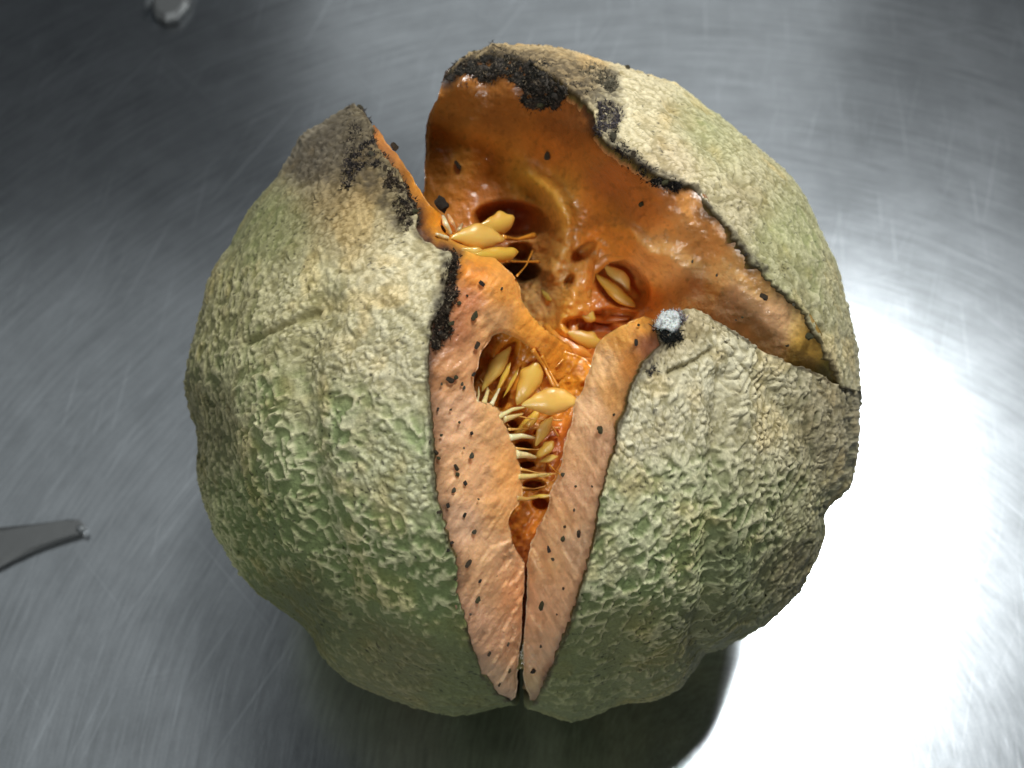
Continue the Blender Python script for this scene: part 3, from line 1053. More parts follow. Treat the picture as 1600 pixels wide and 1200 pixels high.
left_rim = RIM['left'][2:]
flesh_left = sheet(
    'flesh', 'left', 'left', left_rim,
    [(806, 1090), (812, 1022), (815, 990), (815, 965), (818, 930), (819, 900), (820, 880), (811, 864), (802, 851), (794, 815), (800, 797), (817, 780), (818, 766), (816, 742),
     (811, 727), (808, 703), (795, 677), (788, 655), (774, 632), (758, 630), (745, 625), (740, 593), (753, 551), (765, 532), (779, 519), (808, 527), (832, 546), (850, 572), (863, 601), (884, 597),
     (905, 585), (902, 560), (892, 541), (858, 518), (834, 497), (818, 473), (811, 444), (803, 431), (784, 415), (775, 402), (760, 392), (735, 380), (712, 362), (700, 347), (684, 329),
     (665, 312), (646, 279), (621, 243), (606, 222), (594, 209), (585, 196)],
    [(580, 197, 26), (607, 219, 40), (621, 243, 46), (646, 279, 48), (665, 312, 55), (684, 331, 72), (700, 350, 95), (706, 381, 62), (730, 385, 95), (765, 395, 105), (745, 408, 42),
     (784, 415, 62), (803, 431, 66), (818, 473, 80), (834, 497, 90), (858, 518, 108), (892, 541, 140), (902, 565, 152), (740, 450, 24), (780, 470, 42), (760, 510, 46),
     (779, 519, 62), (753, 551, 52), (740, 593, 44), (745, 627, 50), (788, 655, 84), (811, 727, 100), (818, 766, 104), (798, 800, 78), (802, 851, 88), (820, 880, 112), (815, 965, 104),
     (812, 1022, 88), (802, 1088, 25), (712, 650, 30), (740, 720, 46), (740, 850, 40), (765, 950, 52), (775, 1020, 42), (832, 546, 100), (863, 601, 140), (700, 600, 22), (720, 560, 24)],
    [(600, 215, 214, 128, 52), (650, 290, 232, 142, 46), (690, 345, 236, 136, 28), (690, 375, 226, 146, 40), (740, 385, 220, 150, 50), (740, 420, 222, 128, 44), (780, 450, 232, 146, 62), (735, 470, 176, 104, 62),
     (710, 520, 148, 88, 52), (770, 500, 226, 160, 100), (830, 510, 226, 140, 50), (890, 560, 220, 130, 34), (740, 560, 206, 142, 92), (700, 590, 186, 124, 76), (720, 640, 218, 158, 112), (690, 650, 204, 150, 108),
     (770, 650, 232, 166, 104), (740, 740, 230, 166, 112), (800, 740, 226, 152, 82), (790, 800, 224, 154, 90), (720, 820, 216, 162, 120), (770, 860, 236, 174, 120), (760, 920, 226, 164, 112),
     (740, 960, 206, 150, 110), (800, 930, 206, 138, 88), (790, 1010, 198, 142, 100), (770, 1060, 196, 152, 112)],
    M_FLESH, wedge['left'], dh=dh_left, dcol=dcol_left, csig=36, step=2.8, skirt=((14, 5), (34, 10)), gain=np.array([1.3, 1.48, 1.7]))


# --- right wedge flesh
def dh_right(px, py, h, df):
    low = sstep(760, 860, py)
    d = 0.8 * fibres(px, py, 58, 809, 24, 3.2) + surf_noise(px, py, 4, 2.0, 0.9, 800) + (0.3 + 0.7 * low) * 3.2 * fibres(px, py, 62, 805, 70, 10)
    d += low * 1.8 * np.sign(fibres(px, py, 66, 807, 60, 13)) * sstep(50, 6, df)
    return d * sstep(1, 12, dist_line(px, py, RIM['right'][:19]))


def dcol_right(px, py, P3, c, df):
    Q = np.stack([px, py, np.zeros_like(px)], -1)
    s = 0.16 * fbm(Q / 30, 4, 820) + 0.17 * fibres(px, py, 64, 822, 50, 6) + 0.14 * fibres(px, py, 56, 823, 26, 2.6)
    c = c * (1 + s)[:, None]
    st = (sstep(0.2, 0.5, fbm(Q / 10, 3, 841)) * 0.32)[:, None]
    c = c * (1 - st) + lin((158, 112, 74)) * st
    d = dist_line(px, py, RIM['right'][:19]) + 6 * fbm(Q / 12, 3, 830)
    m = (1 - sstep(2, 18, d)) * 0.6
    c = c * (1 - m[:, None]) + lin((112, 66, 40)) * m[:, None]
    m2 = (1 - sstep(0, 6, d)) * 0.6 * sstep(-.3, .3, fbm(Q / 35, 2, 834))
    return c * (1 - m2[:, None]) + lin((44, 34, 26)) * m2[:, None]


right_rim = RIM['right'][1:20]
flesh_right = sheet(
    'flesh', 'right', 'right', right_rim,
    [(1007, 494), (984, 501), (963, 514), (947, 525), (934, 535), (926, 556), (918, 585), (910, 611), (897, 627), (892, 658), (884, 685), (879, 716), (871, 742), (860, 769),
     (857, 785), (854, 800), (847, 813), (836, 832), (829, 850), (824, 867), (823, 900), (825, 940), (818, 984), (818, 1022), (818, 1066), (828, 1094)],
    [(1007, 500, 34), (990, 512, 36), (963, 516, 52), (934, 535, 72), (926, 556, 76), (910, 611, 86), (897, 627, 95), (884, 685, 100), (871, 742, 100), (858, 792, 100), (836, 832, 110),
     (824, 867, 116), (825, 940, 110), (818, 984, 104), (818, 1066, 58), (828, 1094, 15), (975, 580, 46), (1003, 560, 24), (945, 640, 58), (1010, 525, 24), (920, 720, 50), (890, 800, 60), (870, 900, 60), (850, 990, 52)],
    [(1005, 505, 206, 128, 48), (970, 525, 226, 148, 66), (1012, 540, 140, 78, 48), (990, 570, 176, 104, 44), (945, 570, 228, 164, 104), (960, 620, 206, 140, 78), (925, 640, 226, 166, 116), (900, 700, 214, 154, 104),
     (940, 690, 210, 152, 110), (900, 770, 208, 152, 110), (870, 800, 214, 152, 100), (900, 860, 200, 150, 110), (860, 870, 214, 152, 100), (860, 950, 200, 146, 104), (850, 1030, 190, 142, 104), (835, 1080, 168, 132, 90)],
    M_FLESH, wedge['right'], dh=dh_right, dcol=dcol_right, csig=30, step=2.8, gain=np.array([1.3, 1.58, 1.85]))


# ------------------------------------------------------------------ rotten crust along the rims
def crust(key, poly, parent, lift=5.0, amp=9.0, colr=((34, 31, 28), (74, 66, 64)), seed=0, mat=None, jag=6.0, name='rot_crust', label=None, fuzz=1.0):
    pl = densify(list(poly) + [poly[0]], 3)[:-1]
    q = np.stack([pl[:, 0] / 9, pl[:, 1] / 9, np.full(len(pl), seed * 3.1)], -1)
    pl = pl + np.stack([fbm(q, 3, 900 + seed), fbm(q, 3, 950 + seed)], -1) * jag + np.stack([fbm(q * 3, 2, 911 + seed), fbm(q * 3, 2, 951 + seed)], -1) * 4.5

    def bh(px, py):
        Q = np.stack([px, py, np.zeros_like(px)], -1)
        f1, f2, ci = worley(Q / 11.0 + seed, 70 + seed)
        l = amp * (0.5 * fbm(Q / 16, 3, 970 + seed) + 0.9 * (0.7 - f1)) + amp * 0.35 * fbm(Q / 4.5, 2, 980 + seed)
        return flesh_h(key, px, py) + lift + l

    def dc(px, py, P3, c, df):
        Q = np.stack([px, py, np.zeros_like(px)], -1)
        t = sstep(-0.35, 0.5, fbm(Q / 13, 4, 990 + seed))
        return lin(colr[0]) * (1 - t[:, None]) + lin(colr[1]) * t[:, None]
    o = sheet(name, None, None, [], [tuple(p) for p in pl], [], [(0, 0, 1, 1, 1), (9, 9, 1, 1, 1)], mat or M_ROT, parent, step=2.2, base_h=bh,
              roll=7.0, skirt=((9, 1), (18, 2)), rough=0.0, dcol=dc)
    if label:
        o['label'] = label
    # mould fuzz standing on the crust
    me = o.data
    co = np.empty(len(me.vertices) * 3); me.vertices.foreach_get('co', co); co = co.reshape(-1, 3)
    no = np.empty(len(me.vertices) * 3); me.vertices.foreach_get('normal', no); no = no.reshape(-1, 3)
    tow = np.array(camo.location) - co
    no = np.where(((no * tow).sum(1) < 0)[:, None], -no, no)
    n = int(len(co) * 1.3)
    idx = rng.integers(0, len(co), n)
    c0 = co[idx] + rng.normal(0, 1.4, (n, 3)) * K
    dr = no[idx] + rng.normal(0, .75, (n, 3))
    dr /= np.linalg.norm(dr, axis=1, keepdims=True)
    ln_ = rng.uniform(2.0, 6.5, n)[:, None] * K * fuzz
    sd = np.cross(dr, rng.normal(0, 1, (n, 3)))
    sd /= np.linalg.norm(sd, axis=1, keepdims=True)
    sd2 = np.cross(dr, sd)
    wd = rng.uniform(0.5, 1.3, n)[:, None] * K
    V = np.stack([c0 + sd * wd, c0 - .5 * sd * wd + .87 * sd2 * wd, c0 - .5 * sd * wd - .87 * sd2 * wd, c0 + dr * ln_], 1).reshape(-1, 3)
    b4 = np.arange(n)[:, None, None] * 4
    Fz = (b4 + np.array([[0, 1, 3], [1, 2, 3], [2, 0, 3]])[None]).reshape(-1, 3)
    t = rng.uniform(0, 1, n)[:, None] ** 1.5
    cz = lin(colr[0]) * (1 - t) + lin(colr[1]) * 1.25 * t
    pale = (rng.uniform(0, 1, n) < 0.16)[:, None] * (1 if name == 'rot_crust' else 0)
    cz = cz * (1 - pale) + lin((150, 134, 110)) * pale
    cz = np.repeat(cz, 4, 0)
    fz = mesh_obj('mould_fuzz', V, Fz, mat or M_ROT, parent, cz, world_space=True)
    fz['kind'] = 'stuff'
    return o


crust('left', [(547, 166), (571, 175), (583, 202), (587, 224), (607, 252), (600, 268), (582, 262), (562, 274), (550, 305), (535, 300), (532, 271), (538, 241), (541, 205)],
      wedge['left'], lift=1.5, seed=1, colr=((38, 34, 32), (84, 74, 70)))
crust('left', [(610, 254), (632, 282), (637, 304), (655, 327), (655, 338), (648, 355), (634, 374), (622, 360), (618, 322), (606, 296), (596, 268)],
      wedge['left'], seed=2, colr=((40, 34, 28), (104, 88, 70)), jag=9, amp=7, lift=3)
crust('left', [(695, 391), (719, 393), (721, 410), (716, 434), (713, 460), (704, 486), (711, 522), (694, 530), (676, 552), (669, 532), (679, 493), (692, 473), (690, 434)],
      wedge['left'], seed=3, colr=((36, 30, 24), (94, 78, 62)), amp=8, lift=0.5, jag=10)
crust('back', [(698, 122), (712, 102), (730, 87), (755, 76), (772, 71), (792, 78), (828, 88), (850, 92), (868, 98), (890, 118), (912, 124), (930, 138), (918, 152), (892, 140), (884, 158), (868, 171),
               (828, 172), (815, 165), (812, 136), (790, 126), (750, 132), (716, 134)], wedge['back'], lift=1.0, seed=4, colr=((38, 37, 30), (98, 90, 82)), amp=11, jag=9)
crust('back', [(905, 110), (930, 100), (962, 114), (968, 132), (960, 150), (940, 140), (915, 128)], wedge['back'], seed=5, colr=((84, 78, 62), (128, 120, 100)), amp=6,
      label='grey crusty patch on the rim')
crust('back', [(930, 158), (955, 156), (971, 170), (969, 192), (950, 206), (938, 214), (926, 204), (932, 182)], wedge['back'], seed=6, colr=((60, 54, 54), (110, 102, 104)), amp=7)
crust('back', [(944, 204), (968, 202), (976, 222), (1000, 236), (1002, 252), (1030, 262), (1062, 284), (1066, 296), (1044, 300), (1012, 286), (990, 268), (972, 252), (950, 232)],
      wedge['back'], lift=1.0, seed=7, colr=((30, 28, 24), (68, 62, 58)), amp=10)
crust('right', [(1019, 512), (1032, 500), (1050, 515), (1064, 520), (1066, 532), (1050, 540), (1036, 534)], wedge['right'], seed=8, colr=((26, 28, 24), (52, 54, 50)), amp=5, lift=6)
crust('right', [(1020, 508), (1028, 494), (1042, 485), (1058, 487), (1064, 500), (1060, 516), (1048, 522), (1036, 513)], wedge['right'], seed=9, colr=((205, 208, 204), (236, 238, 234)),
      amp=4, lift=13, fuzz=0.25, mat=M_MOULD, jag=3, name='mould_patch', label='white fluffy mould spot')
crust('right', [(1044, 486), (1062, 484), (1072, 494), (1066, 510), (1058, 498)], wedge['right'], seed=10, colr=((120, 112, 116), (160, 152, 152)), amp=4, lift=8, mat=M_MOULD, jag=3, name='mould_patch')
crust('right', [(1010, 578), (1022, 566), (1028, 574), (1018, 590)], wedge['right'], seed=11, colr=((60, 60, 60), (96, 92, 90)), amp=3, lift=6, jag=3)


# ------------------------------------------------------------------ seeds
SEEDC = [(lin((232, 184, 84)), lin((214, 142, 40))), (lin((238, 192, 98)), lin((216, 146, 48))), (lin((226, 182, 74)), lin((206, 136, 34)))]


def seed_mesh(name, wid, thk, bend, seed):
    nu, nv = 22, 16
    V, C = [], []
    for i in range(nu + 1):
        t = i / nu
        x = t - 0.5
        w = (math.sin(math.pi * min(1, t * 1.0)) ** 0.62) * (1.0 - 0.35 * t ** 2) * (1 if t < 0.999 else 0)
        if t > 0.8:
            w = w * 0.9
        for j in range(nv):
            a = 2 * math.pi * j / nv
            y = math.cos(a) * w * wid * 0.5
            z = math.sin(a) * w * thk * 0.5 * (1 if math.sin(a) > 0 else 0.8)
            V.append((x, y + bend * (x * x - 0.08), z))
            e = abs(math.cos(a))
            c0, c1 = SEEDC[seed % 3]
            m = min(1, e ** 3 * 0.8 + (0.5 if t < 0.12 else 0))
            C.append(c0 * (1 - m) + c1 * m)
    Fc = []
    for i in range(nu):
        for j in range(nv):
            k = (j + 1) % nv
            Fc.append((i * nv + j, i * nv + k, (i + 1) * nv + k, (i + 1) * nv + j))
    V = np.array(V)
    q = V * 5 + seed * 10
    V += np.stack([np.zeros(len(V)), vnoise(q, 1) * 0.035, vnoise(q, 2) * 0.03], -1)
    me = bpy.data.meshes.new(name)
    me.from_pydata([tuple(v) for v in V], [], Fc)
    me.update()
    me.polygons.foreach_set('use_smooth', np.ones(len(me.polygons), bool))
    at = me.color_attributes.new('tint', 'FLOAT_COLOR', 'POINT')
    c = np.ones((len(V), 4), np.float32)
    c[:, :3] = np.array(C)
    at.data.foreach_set('color', c.ravel())
    me.materials.append(M_SEED)
    return me


SEEDM = [seed_mesh('seed', 0.42, 0.20, 0.05, 1), seed_mesh('seed', 0.38, 0.22, -0.12, 2), seed_mesh('seed', 0.46, 0.18, 0.0, 3)]


def place(name, me, a, b_, width_scale, roll, parent, thick=1.0):
    A = W(np.array(a)); B = W(np.array(b_))
    d = B - A
    L = np.linalg.norm(d)
    x = d / L
    cv = np.array(camo.location) - 0.5 * (A + B)
    z = cv - x * (cv @ x)
    z /= np.linalg.norm(z)
    y = np.cross(z, x)
    r = math.radians(roll)
    y2 = y * math.cos(r) + z * math.sin(r)
    z2 = np.cross(x, y2)
    m = Matrix.Identity(4)
    ctr = 0.5 * (A + B)
    for i in range(3):
        m[i][0] = x[i] * L
        m[i][1] = y2[i] * L * width_scale
        m[i][2] = z2[i] * L * width_scale * thick
        m[i][3] = ctr[i]
    o = bpy.data.objects.new(name, me)
    COL.objects.link(o)
    o.parent = parent
    o.matrix_world = m
    return o


def sheet_h(key, px, py, pits=None):
    px = np.array([px], float); py = np.array([py], float)
    h = flesh_h(key, px, py)
    if pits is not None:
        h = h + pitz(px, py, pits)
    return float(h[0])


def seed_at(key, p0, p1, lift0, lift1, ws, roll, mesh, pits=None, parent=M_ROOT):
    h0 = sheet_h(key, *p0, pits) + lift0
    h1 = sheet_h(key, *p1, pits) + lift1
    return place('seed', SEEDM[mesh], unproj(*p0, h0), unproj(*p1, h1), ws, roll, parent)


HB = lambda x, y: sheet_h('back', x, y)
# upper left cluster, held in the tissue of the left wedge
def seed_abs(p0, h0, p1, h1, ws, roll, mesh):
    return place('seed', SEEDM[mesh], unproj(*p0, h0), unproj(*p1, h1), ws, roll, M_ROOT)


hl = lambda x, y: sheet_h('left', x, y)
seed_abs((788, 371), hl(760, 380) + 8, (704, 371), hl(715, 375) + 22, 0.92, 12, 0)
seed_abs((804, 342), hl(760, 380) - 40, (742, 362), hl(745, 380) - 5, 0.98, -10, 2)
seed_abs((810, 396), hl(765, 395) - 18, (742, 398), hl(745, 398) + 6, 0.85, 8, 1)
seed_abs((768, 404), hl(765, 398) + 6, (720, 388), hl(725, 388) + 12, 0.8, 10, 0)
# pocket in the back wedge
seed_at('back', (986, 456), (944, 414), -24, -20, 1.1, -8, 0, None, M_ROOT)
seed_at('back', (992, 482), (930, 428), -10, -6, 0.8, 14, 1)
seed_at('back', (930, 502), (902, 480), -4, 0, 1.3, 8, 2)
seed_at('back', (940, 538), (886, 520), -2, 4, 1.15, 10, 2)
seed_at('back', (905, 505), (880, 520), -16, -14, 0.8, 20, 0)
seed_at('back', (868, 470), (846, 452), -4, -2, 0.9, 20, 2)
seed_at('back', (900, 455), (884, 478), -10, -4, 0.8, 20, 1)
# hollow in the front crack
PP = PITS_P
seed_at('pulp', (797, 540), (752, 612), 6, 12, 0.72, 20, 0)
seed_at('pulp', (799, 566), (774, 616), 18, 24, 0.62, 50, 1)
seed_at('pulp', (812, 575), (786, 622), 8, 16, 0.5, 55, 1)
seed_at('pulp', (842, 566), (808, 634), 22, 30, 1.15, -8, 2)
big = seed_at('pulp', (906, 624), (814, 632), 46, 52, 1.05, -6, 0)
seed_at('pulp', (846, 640), (800, 684), 18, 22, 0.85, 20, 1)
seed_at('pulp', (862, 650), (836, 698), 20, 22, 0.9, -22, 0)
seed_at('pulp', (866, 690), (836, 716), 18, 20, 1.0, 10, 2)
seed_at('pulp', (864, 742), (822, 742), 14, 16, 0.6, 20, 1)
seed_at('pulp', (866, 774), (826, 776), 12, 14, 0.55, 20, 1)
seed_at('pulp', (872, 712), (842, 722), 10, 12, 0.8, 20, 0)


# ------------------------------------------------------------------ fibres and strands
def tube(name, pts, rad, mat, colr, parent, nseg=8):
    pts = np.array(pts, float)
    # resample with a smooth curve
    t = np.linspace(0, len(pts) - 1, 14)
    i = np.clip(t.astype(int), 0, len(pts) - 2)
    f = (t - i)[:, None]
    f = f if len(pts) == 2 else f * f * (3 - 2 * f) * 0.4 + f * 0.6
    P = pts[i] * (1 - f) + pts[i + 1] * f
    rr = np.interp(np.linspace(0, 1, 14), np.linspace(0, 1, len(rad)), rad)
    V = []
    for q in range(14):
        d = P[min(q + 1, 13)] - P[max(q - 1, 0)]
        d /= np.linalg.norm(d) + 1e-9
        up = np.array([0, 0, 1.0]) if abs(d[2]) < 0.9 else np.array([1.0, 0, 0])
        u = np.cross(d, up); u /= np.linalg.norm(u)
        v = np.cross(u, d)
        for a in range(nseg):
            an = 2 * math.pi * a / nseg
            V.append(P[q] + rr[q] * (math.cos(an) * u + math.sin(an) * v))
    Fc = []
    for q in range(13):
        for a in range(nseg):
            b_ = (a + 1) % nseg
            Fc.append((q * nseg + a, q * nseg + b_, (q + 1) * nseg + b_, (q + 1) * nseg + a))
    Fc.append(tuple(range(nseg))[::-1])
    Fc.append(tuple(13 * nseg + a for a in range(nseg)))
    V = np.array(V)
    C = np.repeat(lin(colr)[None], len(V), 0)
    return mesh_obj(name, V, Fc, mat, parent, C)


def U(x, y, h):
    return unproj(x, y, h)


FIB = [((778, 652), (800, 640), (820, 636), 3.4, (236, 214, 150), 30), ((786, 655), (800, 651), (817, 646), 4.4, (232, 204, 140), 26),
       ((796, 684), (815, 681), (836, 684), 4.0, (238, 226, 176), 26), ((806, 710), (822, 711), (838, 715), 5.0, (230, 210, 156), 22),
       ((808, 745), (830, 744), (855, 741), 3.6, (214, 186, 118), 18), ((745, 628), (748, 618), (748, 604), 2.0, (228, 200, 146), 10),
       ((768, 632), (775, 618), (783, 602), 2.6, (238, 220, 172), 14), ((756, 630), (762, 612), (762, 606), 3.2, (226, 196, 136), 12),
       ((806, 778), (822, 780), (842, 777), 3.4, (206, 160, 90), 16)]
for a, m, c, r, colr, lf in FIB:
    h0 = hl(*a) - 4
    h2 = sheet_h('pulp', *c) + lf
    h1 = 0.5 * (h0 + h2) + 6
    tube('seed_fibre', [U(*a, h0), U(*m, h1), U(*c, h2)], [r * 1.2, r * rng.uniform(.7, 1.0), r * 0.7, r * 0.3], M_SEED, colr, M_ROOT)
for a, m, c, r, colr in [((692, 338), (696, 350), (704, 366), 3.6, (240, 216, 170)), ((700, 336), (706, 348), (711, 362), 3.4, (226, 170, 120)), ((682, 366), (690, 370), (700, 372), 3.4, (244, 216, 168)),
                         ((722, 350), (718, 358), (712, 366), 2.6, (228, 196, 150)), ((728, 358), (724, 362), (716, 370), 2.2, (234, 206, 160))]:
    hh = hl(c[0], c[1])
    tube('seed_fibre', [U(*a, hl(*a) + 12), U(*m, hh + 22), U(*c, hh + 14)], [r * 0.6, r, r, r * 0.7], M_SEED, colr, M_ROOT)
for i in range(5):
    y = 640 + i * 31 + rng.uniform(-5, 5)
    xa = np.interp(y, [627, 655, 703, 742, 780], [760, 790, 808, 816, 818])
    xb = np.interp(y, [627, 685, 742, 792], [897, 884, 871, 856])
    xe = xa + (xb - xa) * rng.uniform(0.5, 1.0)
    ye = y + rng.uniform(-14, 14)
    tube('pulp_thread', [U(xa - 2, y, hl(xa, y) - 6), U(0.5 * (xa + xe), 0.5 * (y + ye) + 3, sheet_h('pulp', 0.5 * (xa + xe), y) + 22), U(xe, ye, sheet_h('pulp', xe, ye) + 6)],
         [2.2, 1.0, 0.8, 1.2], M_WET, (232, 176, 96), M_ROOT, 6)
# thin orange threads
hb = lambda x, y, l=0: sheet_h('back', x, y) + l
for pts, r in [([(786, 371, hl(760, 380) + 5), (808, 374, 240), (834, 368, hb(840, 368, 12))], [4, 2.2, 2.6, 5]),
               ([(790, 408, hl(775, 400) - 10), (815, 409, 260), (842, 409, hb(845, 409, 20))], [2.2, 1.4, 1.4, 2.6]),
               ([(808, 431, hl(800, 430)), (822, 415, 270), (832, 392, hb(832, 392, 10))], [1.6, 1.1, 1.1, 2]),
               ([(832, 546, hl(832, 546)), (850, 572, hl(850, 572) + 4), (866, 606, sheet_h('pulp', 866, 606) + 40)], [3.5, 2.2, 2.0, 3]),
               ([(846, 556, hl(846, 556)), (858, 580, hl(858, 580) + 6), (872, 606, sheet_h('pulp', 872, 606) + 40)], [3.0, 1.8, 1.8, 3]),
               ([(858, 726, sheet_h('pulp', 858, 726) + 14), (866, 734, sheet_h('pulp', 866, 734) + 24), (876, 742, sheet_h('right', 880, 742))], [1.0, .8, .8, 1.0])]:
    tube('pulp_thread', [U(*p) for p in pts], r, M_WET, (216, 140, 46), M_ROOT)


FOLDS = [
    ('back', [(918, 470), (922, 425), (950, 402), (985, 400)], 8, 6, (226, 150, 62)), ('back', [(900, 405), (905, 450), (890, 500), (905, 545)], 10, 4, (224, 146, 60)),
    ('back', [(872, 500), (905, 490), (945, 500), (985, 498)], 6, 2, (214, 130, 46)), ('back', [(930, 560), (900, 548), (872, 530), (852, 508)], 11, 6, (228, 150, 56)),
    ('back', [(1010, 480), (995, 505), (960, 520)], 7, -4, (206, 120, 40)),
    ('pulp', [(872, 705), (862, 730), (858, 760)], 8, 2, (204, 116, 44)),
    ('pulp', [(806, 650), (826, 662), (846, 668)], 6, 8, (216, 146, 64)), ('pulp', [(770, 560), (764, 585), (756, 612)], 8, 4, (204, 132, 52))]
for key, pp, rad, lf, colr in FOLDS:
    pts = [U(x, y, sheet_h(key, x, y, PITS_B if key == 'back' else None) * 1.0 + lf * 0.5 - rad * 0.75) for x, y in pp]
    tube('pulp_fold', pts, [rad * 0.35, rad, rad * 1.05, rad * 0.9, rad * 0.4], M_WET, colr, M_ROOT, 10)
for i in range(9):
    key = 'pulp'
    if key == 'back':
        x, y = rng.uniform(800, 960), rng.uniform(390, 540)
    else:
        x, y = rng.uniform(770, 880), rng.uniform(560, 760)
    a = rng.uniform(0, 6.28)
    ln_ = rng.uniform(22, 46)
    x2, y2 = x + ln_ * math.cos(a), y + ln_ * math.sin(a)
    h0, h1 = sheet_h(key, x, y), sheet_h(key, x2, y2)
    tube('pulp_thread', [U(x, y, h0), U(0.5 * (x + x2), 0.5 * (y + y2), max(h0, h1) + 5), U(x2, y2, h1)], [1.8, 0.9, 0.8, 1.6], M_WET, (226, 156, 64), M_ROOT, 6)


# ------------------------------------------------------------------ crumbs of rotten rind
def crumb_mesh(seed):
    import bmesh
    bm = bmesh.new()
    bmesh.ops.create_icosphere(bm, subdivisions=2, radius=0.5)
    co = np.array([v.co[:] for v in bm.verts])
    n = fbm(co * 2.2 + seed * 7, 2, seed)
    for v, q in zip(bm.verts, n):
        v.co *= 1 + 0.65 * q
    me = bpy.data.meshes.new('crumb')
    bm.to_mesh(me)
    bm.free()
    at = me.color_attributes.new('tint', 'FLOAT_COLOR', 'POINT')
    c = np.ones((len(me.vertices), 4), np.float32)
    c[:, :3] = lin([(86, 74, 58), (92, 90, 62), (72, 66, 58), (104, 98, 80)][seed % 4])
    at.data.foreach_set('color', c.ravel())
    me.materials.append(M_ROT)
    return me


CRM = [crumb_mesh(i) for i in range(4)]
n_c = 0


def crumb(key, par, px, py, size, elong=1.0, ang=0.0, extra=0.0):
    global n_c
    h = sheet_h(key, px, py) + extra + size * 0.12
    a = math.radians(ang)
    dx, dy = math.cos(a) * size * elong * 0.5, -math.sin(a) * size * elong * 0.5
    sc = rng.uniform(0.55, 0.8)
    size = size * sc
    dx, dy = dx * sc, dy * sc
    hs = [sheet_h(key, px + s * dx, py + s * dy) + extra + size * 0.12 for s in (-1, 1)]
    lim = 0.5 * math.hypot(dx, dy)
    hs = [h + max(-lim, min(lim, q - h)) for q in hs]
    o = place('crumb', CRM[n_c % 4], U(px - dx, py - dy, hs[0]), U(px + dx, py + dy, hs[1]), 1.0 / elong, rng.uniform(-20, 20), par, 0.55)
    n_c += 1


LC = [(703, 593, 13, 1.3, -40), (713, 590, 9, 1, 0), (740, 585, 10, 1.6, 70), (725, 606, 7, 1, 0), (745, 540, 11, 1.4, 50), (742, 493, 12, 1.6, 70), (737, 677, 10, 1.2, -40), (737, 712, 11, 1, 0),
      (713, 730, 12, 1.6, -70), (715, 742, 9, 1.2, -60), (727, 755, 9, 1.3, -40), (709, 766, 10, 1, 0), (681, 706, 10, 1.3, -60), (686, 716, 8, 1, 0), (726, 805, 9, 1.8, 80), (741, 831, 9, 1.3, -30),
      (731, 881, 11, 1.6, 50), (747, 937, 10, 1.4, 70), (750, 908, 7, 1.6, 80), (793, 1006, 9, 1.5, 70), (764, 1022, 10, 1.3, 60), (796, 1048, 8, 1.4, 80), (753, 443, 13, 1.8, -25), (784, 451, 5, 1, 0),
      (704, 640, 6, 1, 0), (690, 680, 6, 1.2, 30), (700, 790, 8, 1.4, -50), (725, 700, 5, 1, 0), (692, 357, 12, 1.7, -60), (748, 780, 5, 1.2, 0), (776, 900, 5, 1, 0), (735, 960, 6, 1.2, 40), (780, 1070, 7, 1.3, 60),
      (718, 660, 5, 1, 0), (706, 848, 8, 1.3, 60), (722, 600, 6, 1, 0), (616, 228, 12, 1.5, -60), (718, 474, 8, 1, 0), (730, 462, 6, 1.2, 0), (690, 600, 6, 1, 0), (684, 640, 7, 1.4, 70)]
for p in LC:
    crumb('left', wedge['left'], *p, 2.0)
for p in [(939, 673, 15, 1.5, -50), (994, 535, 9, 2.0, -75), (880, 742, 9, 1.3, 70), (959, 648, 7, 1, 0), (880, 842, 9, 1.1, 80), (858, 858, 11, 1.9, -75), (864, 874, 7, 1.5, -60), (904, 835, 11, 1.7, 80), (847, 946, 9, 2.0, 75),
          (833, 1049, 9, 1.3, 80), (897, 797, 5, 1, 0), (882, 823, 6, 1, 0), (900, 760, 5, 1.2, 0), (870, 960, 5, 1, 0), (845, 1010, 5, 1, 0), (880, 920, 5, 1.2, 60), (998, 508, 6, 1, 0), (925, 760, 5, 1, 0)]:
    crumb('right', wedge['right'], *p, 2.0)
for p in [(855, 244, 12, 1.1, 0), (715, 257, 10, 2.0, -60), (1002, 319, 9, 1.2, 60), (1077, 415, 13, 1.2, 30), (1081, 408, 8, 1, 0), (1193, 463, 14, 1.4, -40), (1265, 526, 16, 1.2, 0), (1150, 500, 5, 1, 0), (1120, 430, 5, 1, 0),
          (1230, 540, 6, 1.2, 0), (1160, 496, 6, 1, 0)]:
    crumb('back', wedge['back'], *p, 6.0)
crumb('left', wedge['left'], 690, 319, 27, 1.35, -25, 12.0)
for p in [(580, 240, 9), (602, 262, 8), (650, 330, 12), (545, 172, 10), (562, 170, 12), (700, 486, 9), (706, 505, 10), (688, 520, 9), (672, 690, 6), (686, 800, 8), (712, 905, 8), (700, 860, 7)]:
    crumb('left', wedge['left'], *p, 1.3, rng.uniform(0, 90), 8.0)
for p in [(705, 112, 8), (725, 92, 10), (741, 82, 9), (772, 72, 12), (980, 106, 11), (1012, 120, 6), (845, 165, 10), (868, 150, 12), (958, 212, 10), (990, 240, 10), (1040, 285, 11), (1165, 398, 6), (1240, 476, 6)]:
    crumb('back', wedge['back'], *p, 1.3, rng.uniform(0, 90), 10.0)

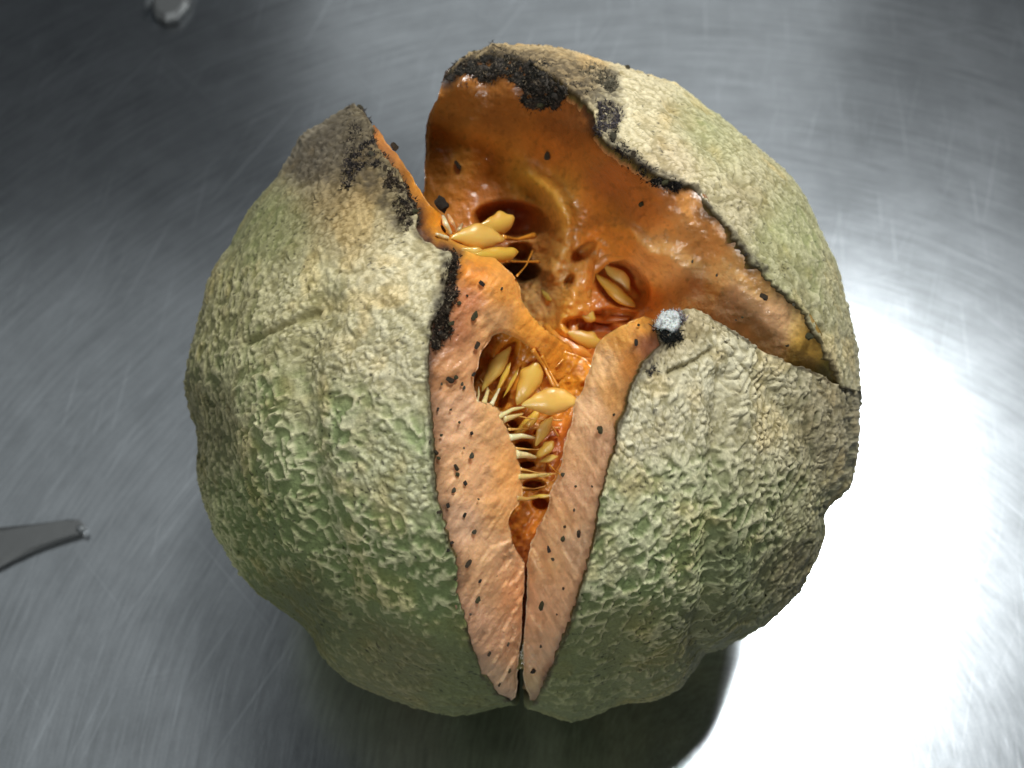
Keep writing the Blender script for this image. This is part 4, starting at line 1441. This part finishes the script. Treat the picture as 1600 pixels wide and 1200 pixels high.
# ------------------------------------------------------------------ things at the edge of the frame
M_DARK, nt, b, N, Lk = newmat('dark_steel')
b.inputs['Metallic'].default_value = 0.9
b.inputs['Base Color'].default_value = (0.13, 0.134, 0.134, 1)
b.inputs['Roughness'].default_value = 0.6
n1 = noise_node(nt, 300, 4, 0.7)
add_bump(nt, b, n1.outputs['Fac'], 0.2, 0.0005)
M_BRIGHT, nt, b, N, Lk = newmat('glint_steel')  # paler steel that stands in for a glint and a highlight
b.inputs['Metallic'].default_value = 1.0
b.inputs['Base Color'].default_value = (0.36, 0.38, 0.39, 1)
n1 = noise_node(nt, 500, 3, 0.6)
mr = N.new('ShaderNodeMapRange'); Lk.new(n1.outputs['Fac'], mr.inputs['Value'])
mr.inputs['To Min'].default_value = 0.3; mr.inputs['To Max'].default_value = 0.45
Lk.new(mr.outputs[0], b.inputs['Roughness'])


def slab(name, outline_px, z0, z1, mat, parent, bevel=0.0008):
    pts = np.array([table_pt(*p)[:2] for p in outline_px])
    cen = pts.mean(0)
    ins = cen + (pts - cen) * (1 - bevel / (np.linalg.norm(pts - cen, axis=1, keepdims=True) + 1e-6) * 2)
    n = len(pts)
    V = [(*p, z0) for p in pts] + [(*p, z1 - bevel) for p in pts] + [(*p, z1) for p in ins]
    Fc = [tuple(range(n))[::-1], tuple(2 * n + i for i in range(n))]
    for r in (0, 1):
        for i in range(n):
            j = (i + 1) % n
            Fc.append((r * n + i, r * n + j, (r + 1) * n + j, (r + 1) * n + i))
    ar = np.sum(pts[:, 0] * np.roll(pts[:, 1], -1) - np.roll(pts[:, 0], -1) * pts[:, 1])
    if ar < 0:
        Fc = [tuple(reversed(f)) for f in Fc]
    return mesh_obj(name, V, Fc, mat, parent, smooth=False, world_space=True)


def root(name, loc, label, cat):
    o = bpy.data.objects.new(name, None)
    COL.objects.link(o)
    o['label'] = label
    o['category'] = cat
    return o


kn = root('knife', None, 'dark narrow knife tip lying flat at the left edge of the steel table', 'knife')
slab('blade', [(-260, 845), (-100, 836), (0, 828), (60, 822), (110, 815), (128, 816), (136, 826), (132, 838), (100, 848), (60, 862), (20, 880), (-10, 896), (-100, 930), (-260, 980)],
     0.0003, 0.0024, M_DARK, kn)
slab('tip_glint', [(126, 827), (135, 829), (137, 835), (131, 839), (125, 835)], 0.0025, 0.0034, M_BRIGHT, kn, 0.0003)  # glint at the blade's point, added as a paler piece

ut = root('utensil', None, 'dark rounded utensil end with a built-in edge highlight at the far top left of the table', 'utensil')
slab('handle_end', [(238, -90), (246, -30), (240, 20), (246, 34), (262, 42), (280, 38), (298, 18), (308, -20), (312, -90)], 0.0004, 0.004, M_DARK, ut, 0.0012)
slab('edge_highlight', [(240, -60), (244, -20), (237, 10), (231, 26), (235, 29), (242, 18), (248, -10), (250, -60)], 0.0042, 0.005, M_BRIGHT, ut, 0.0006)  # highlight down the handle's side, modelled as a paler strip
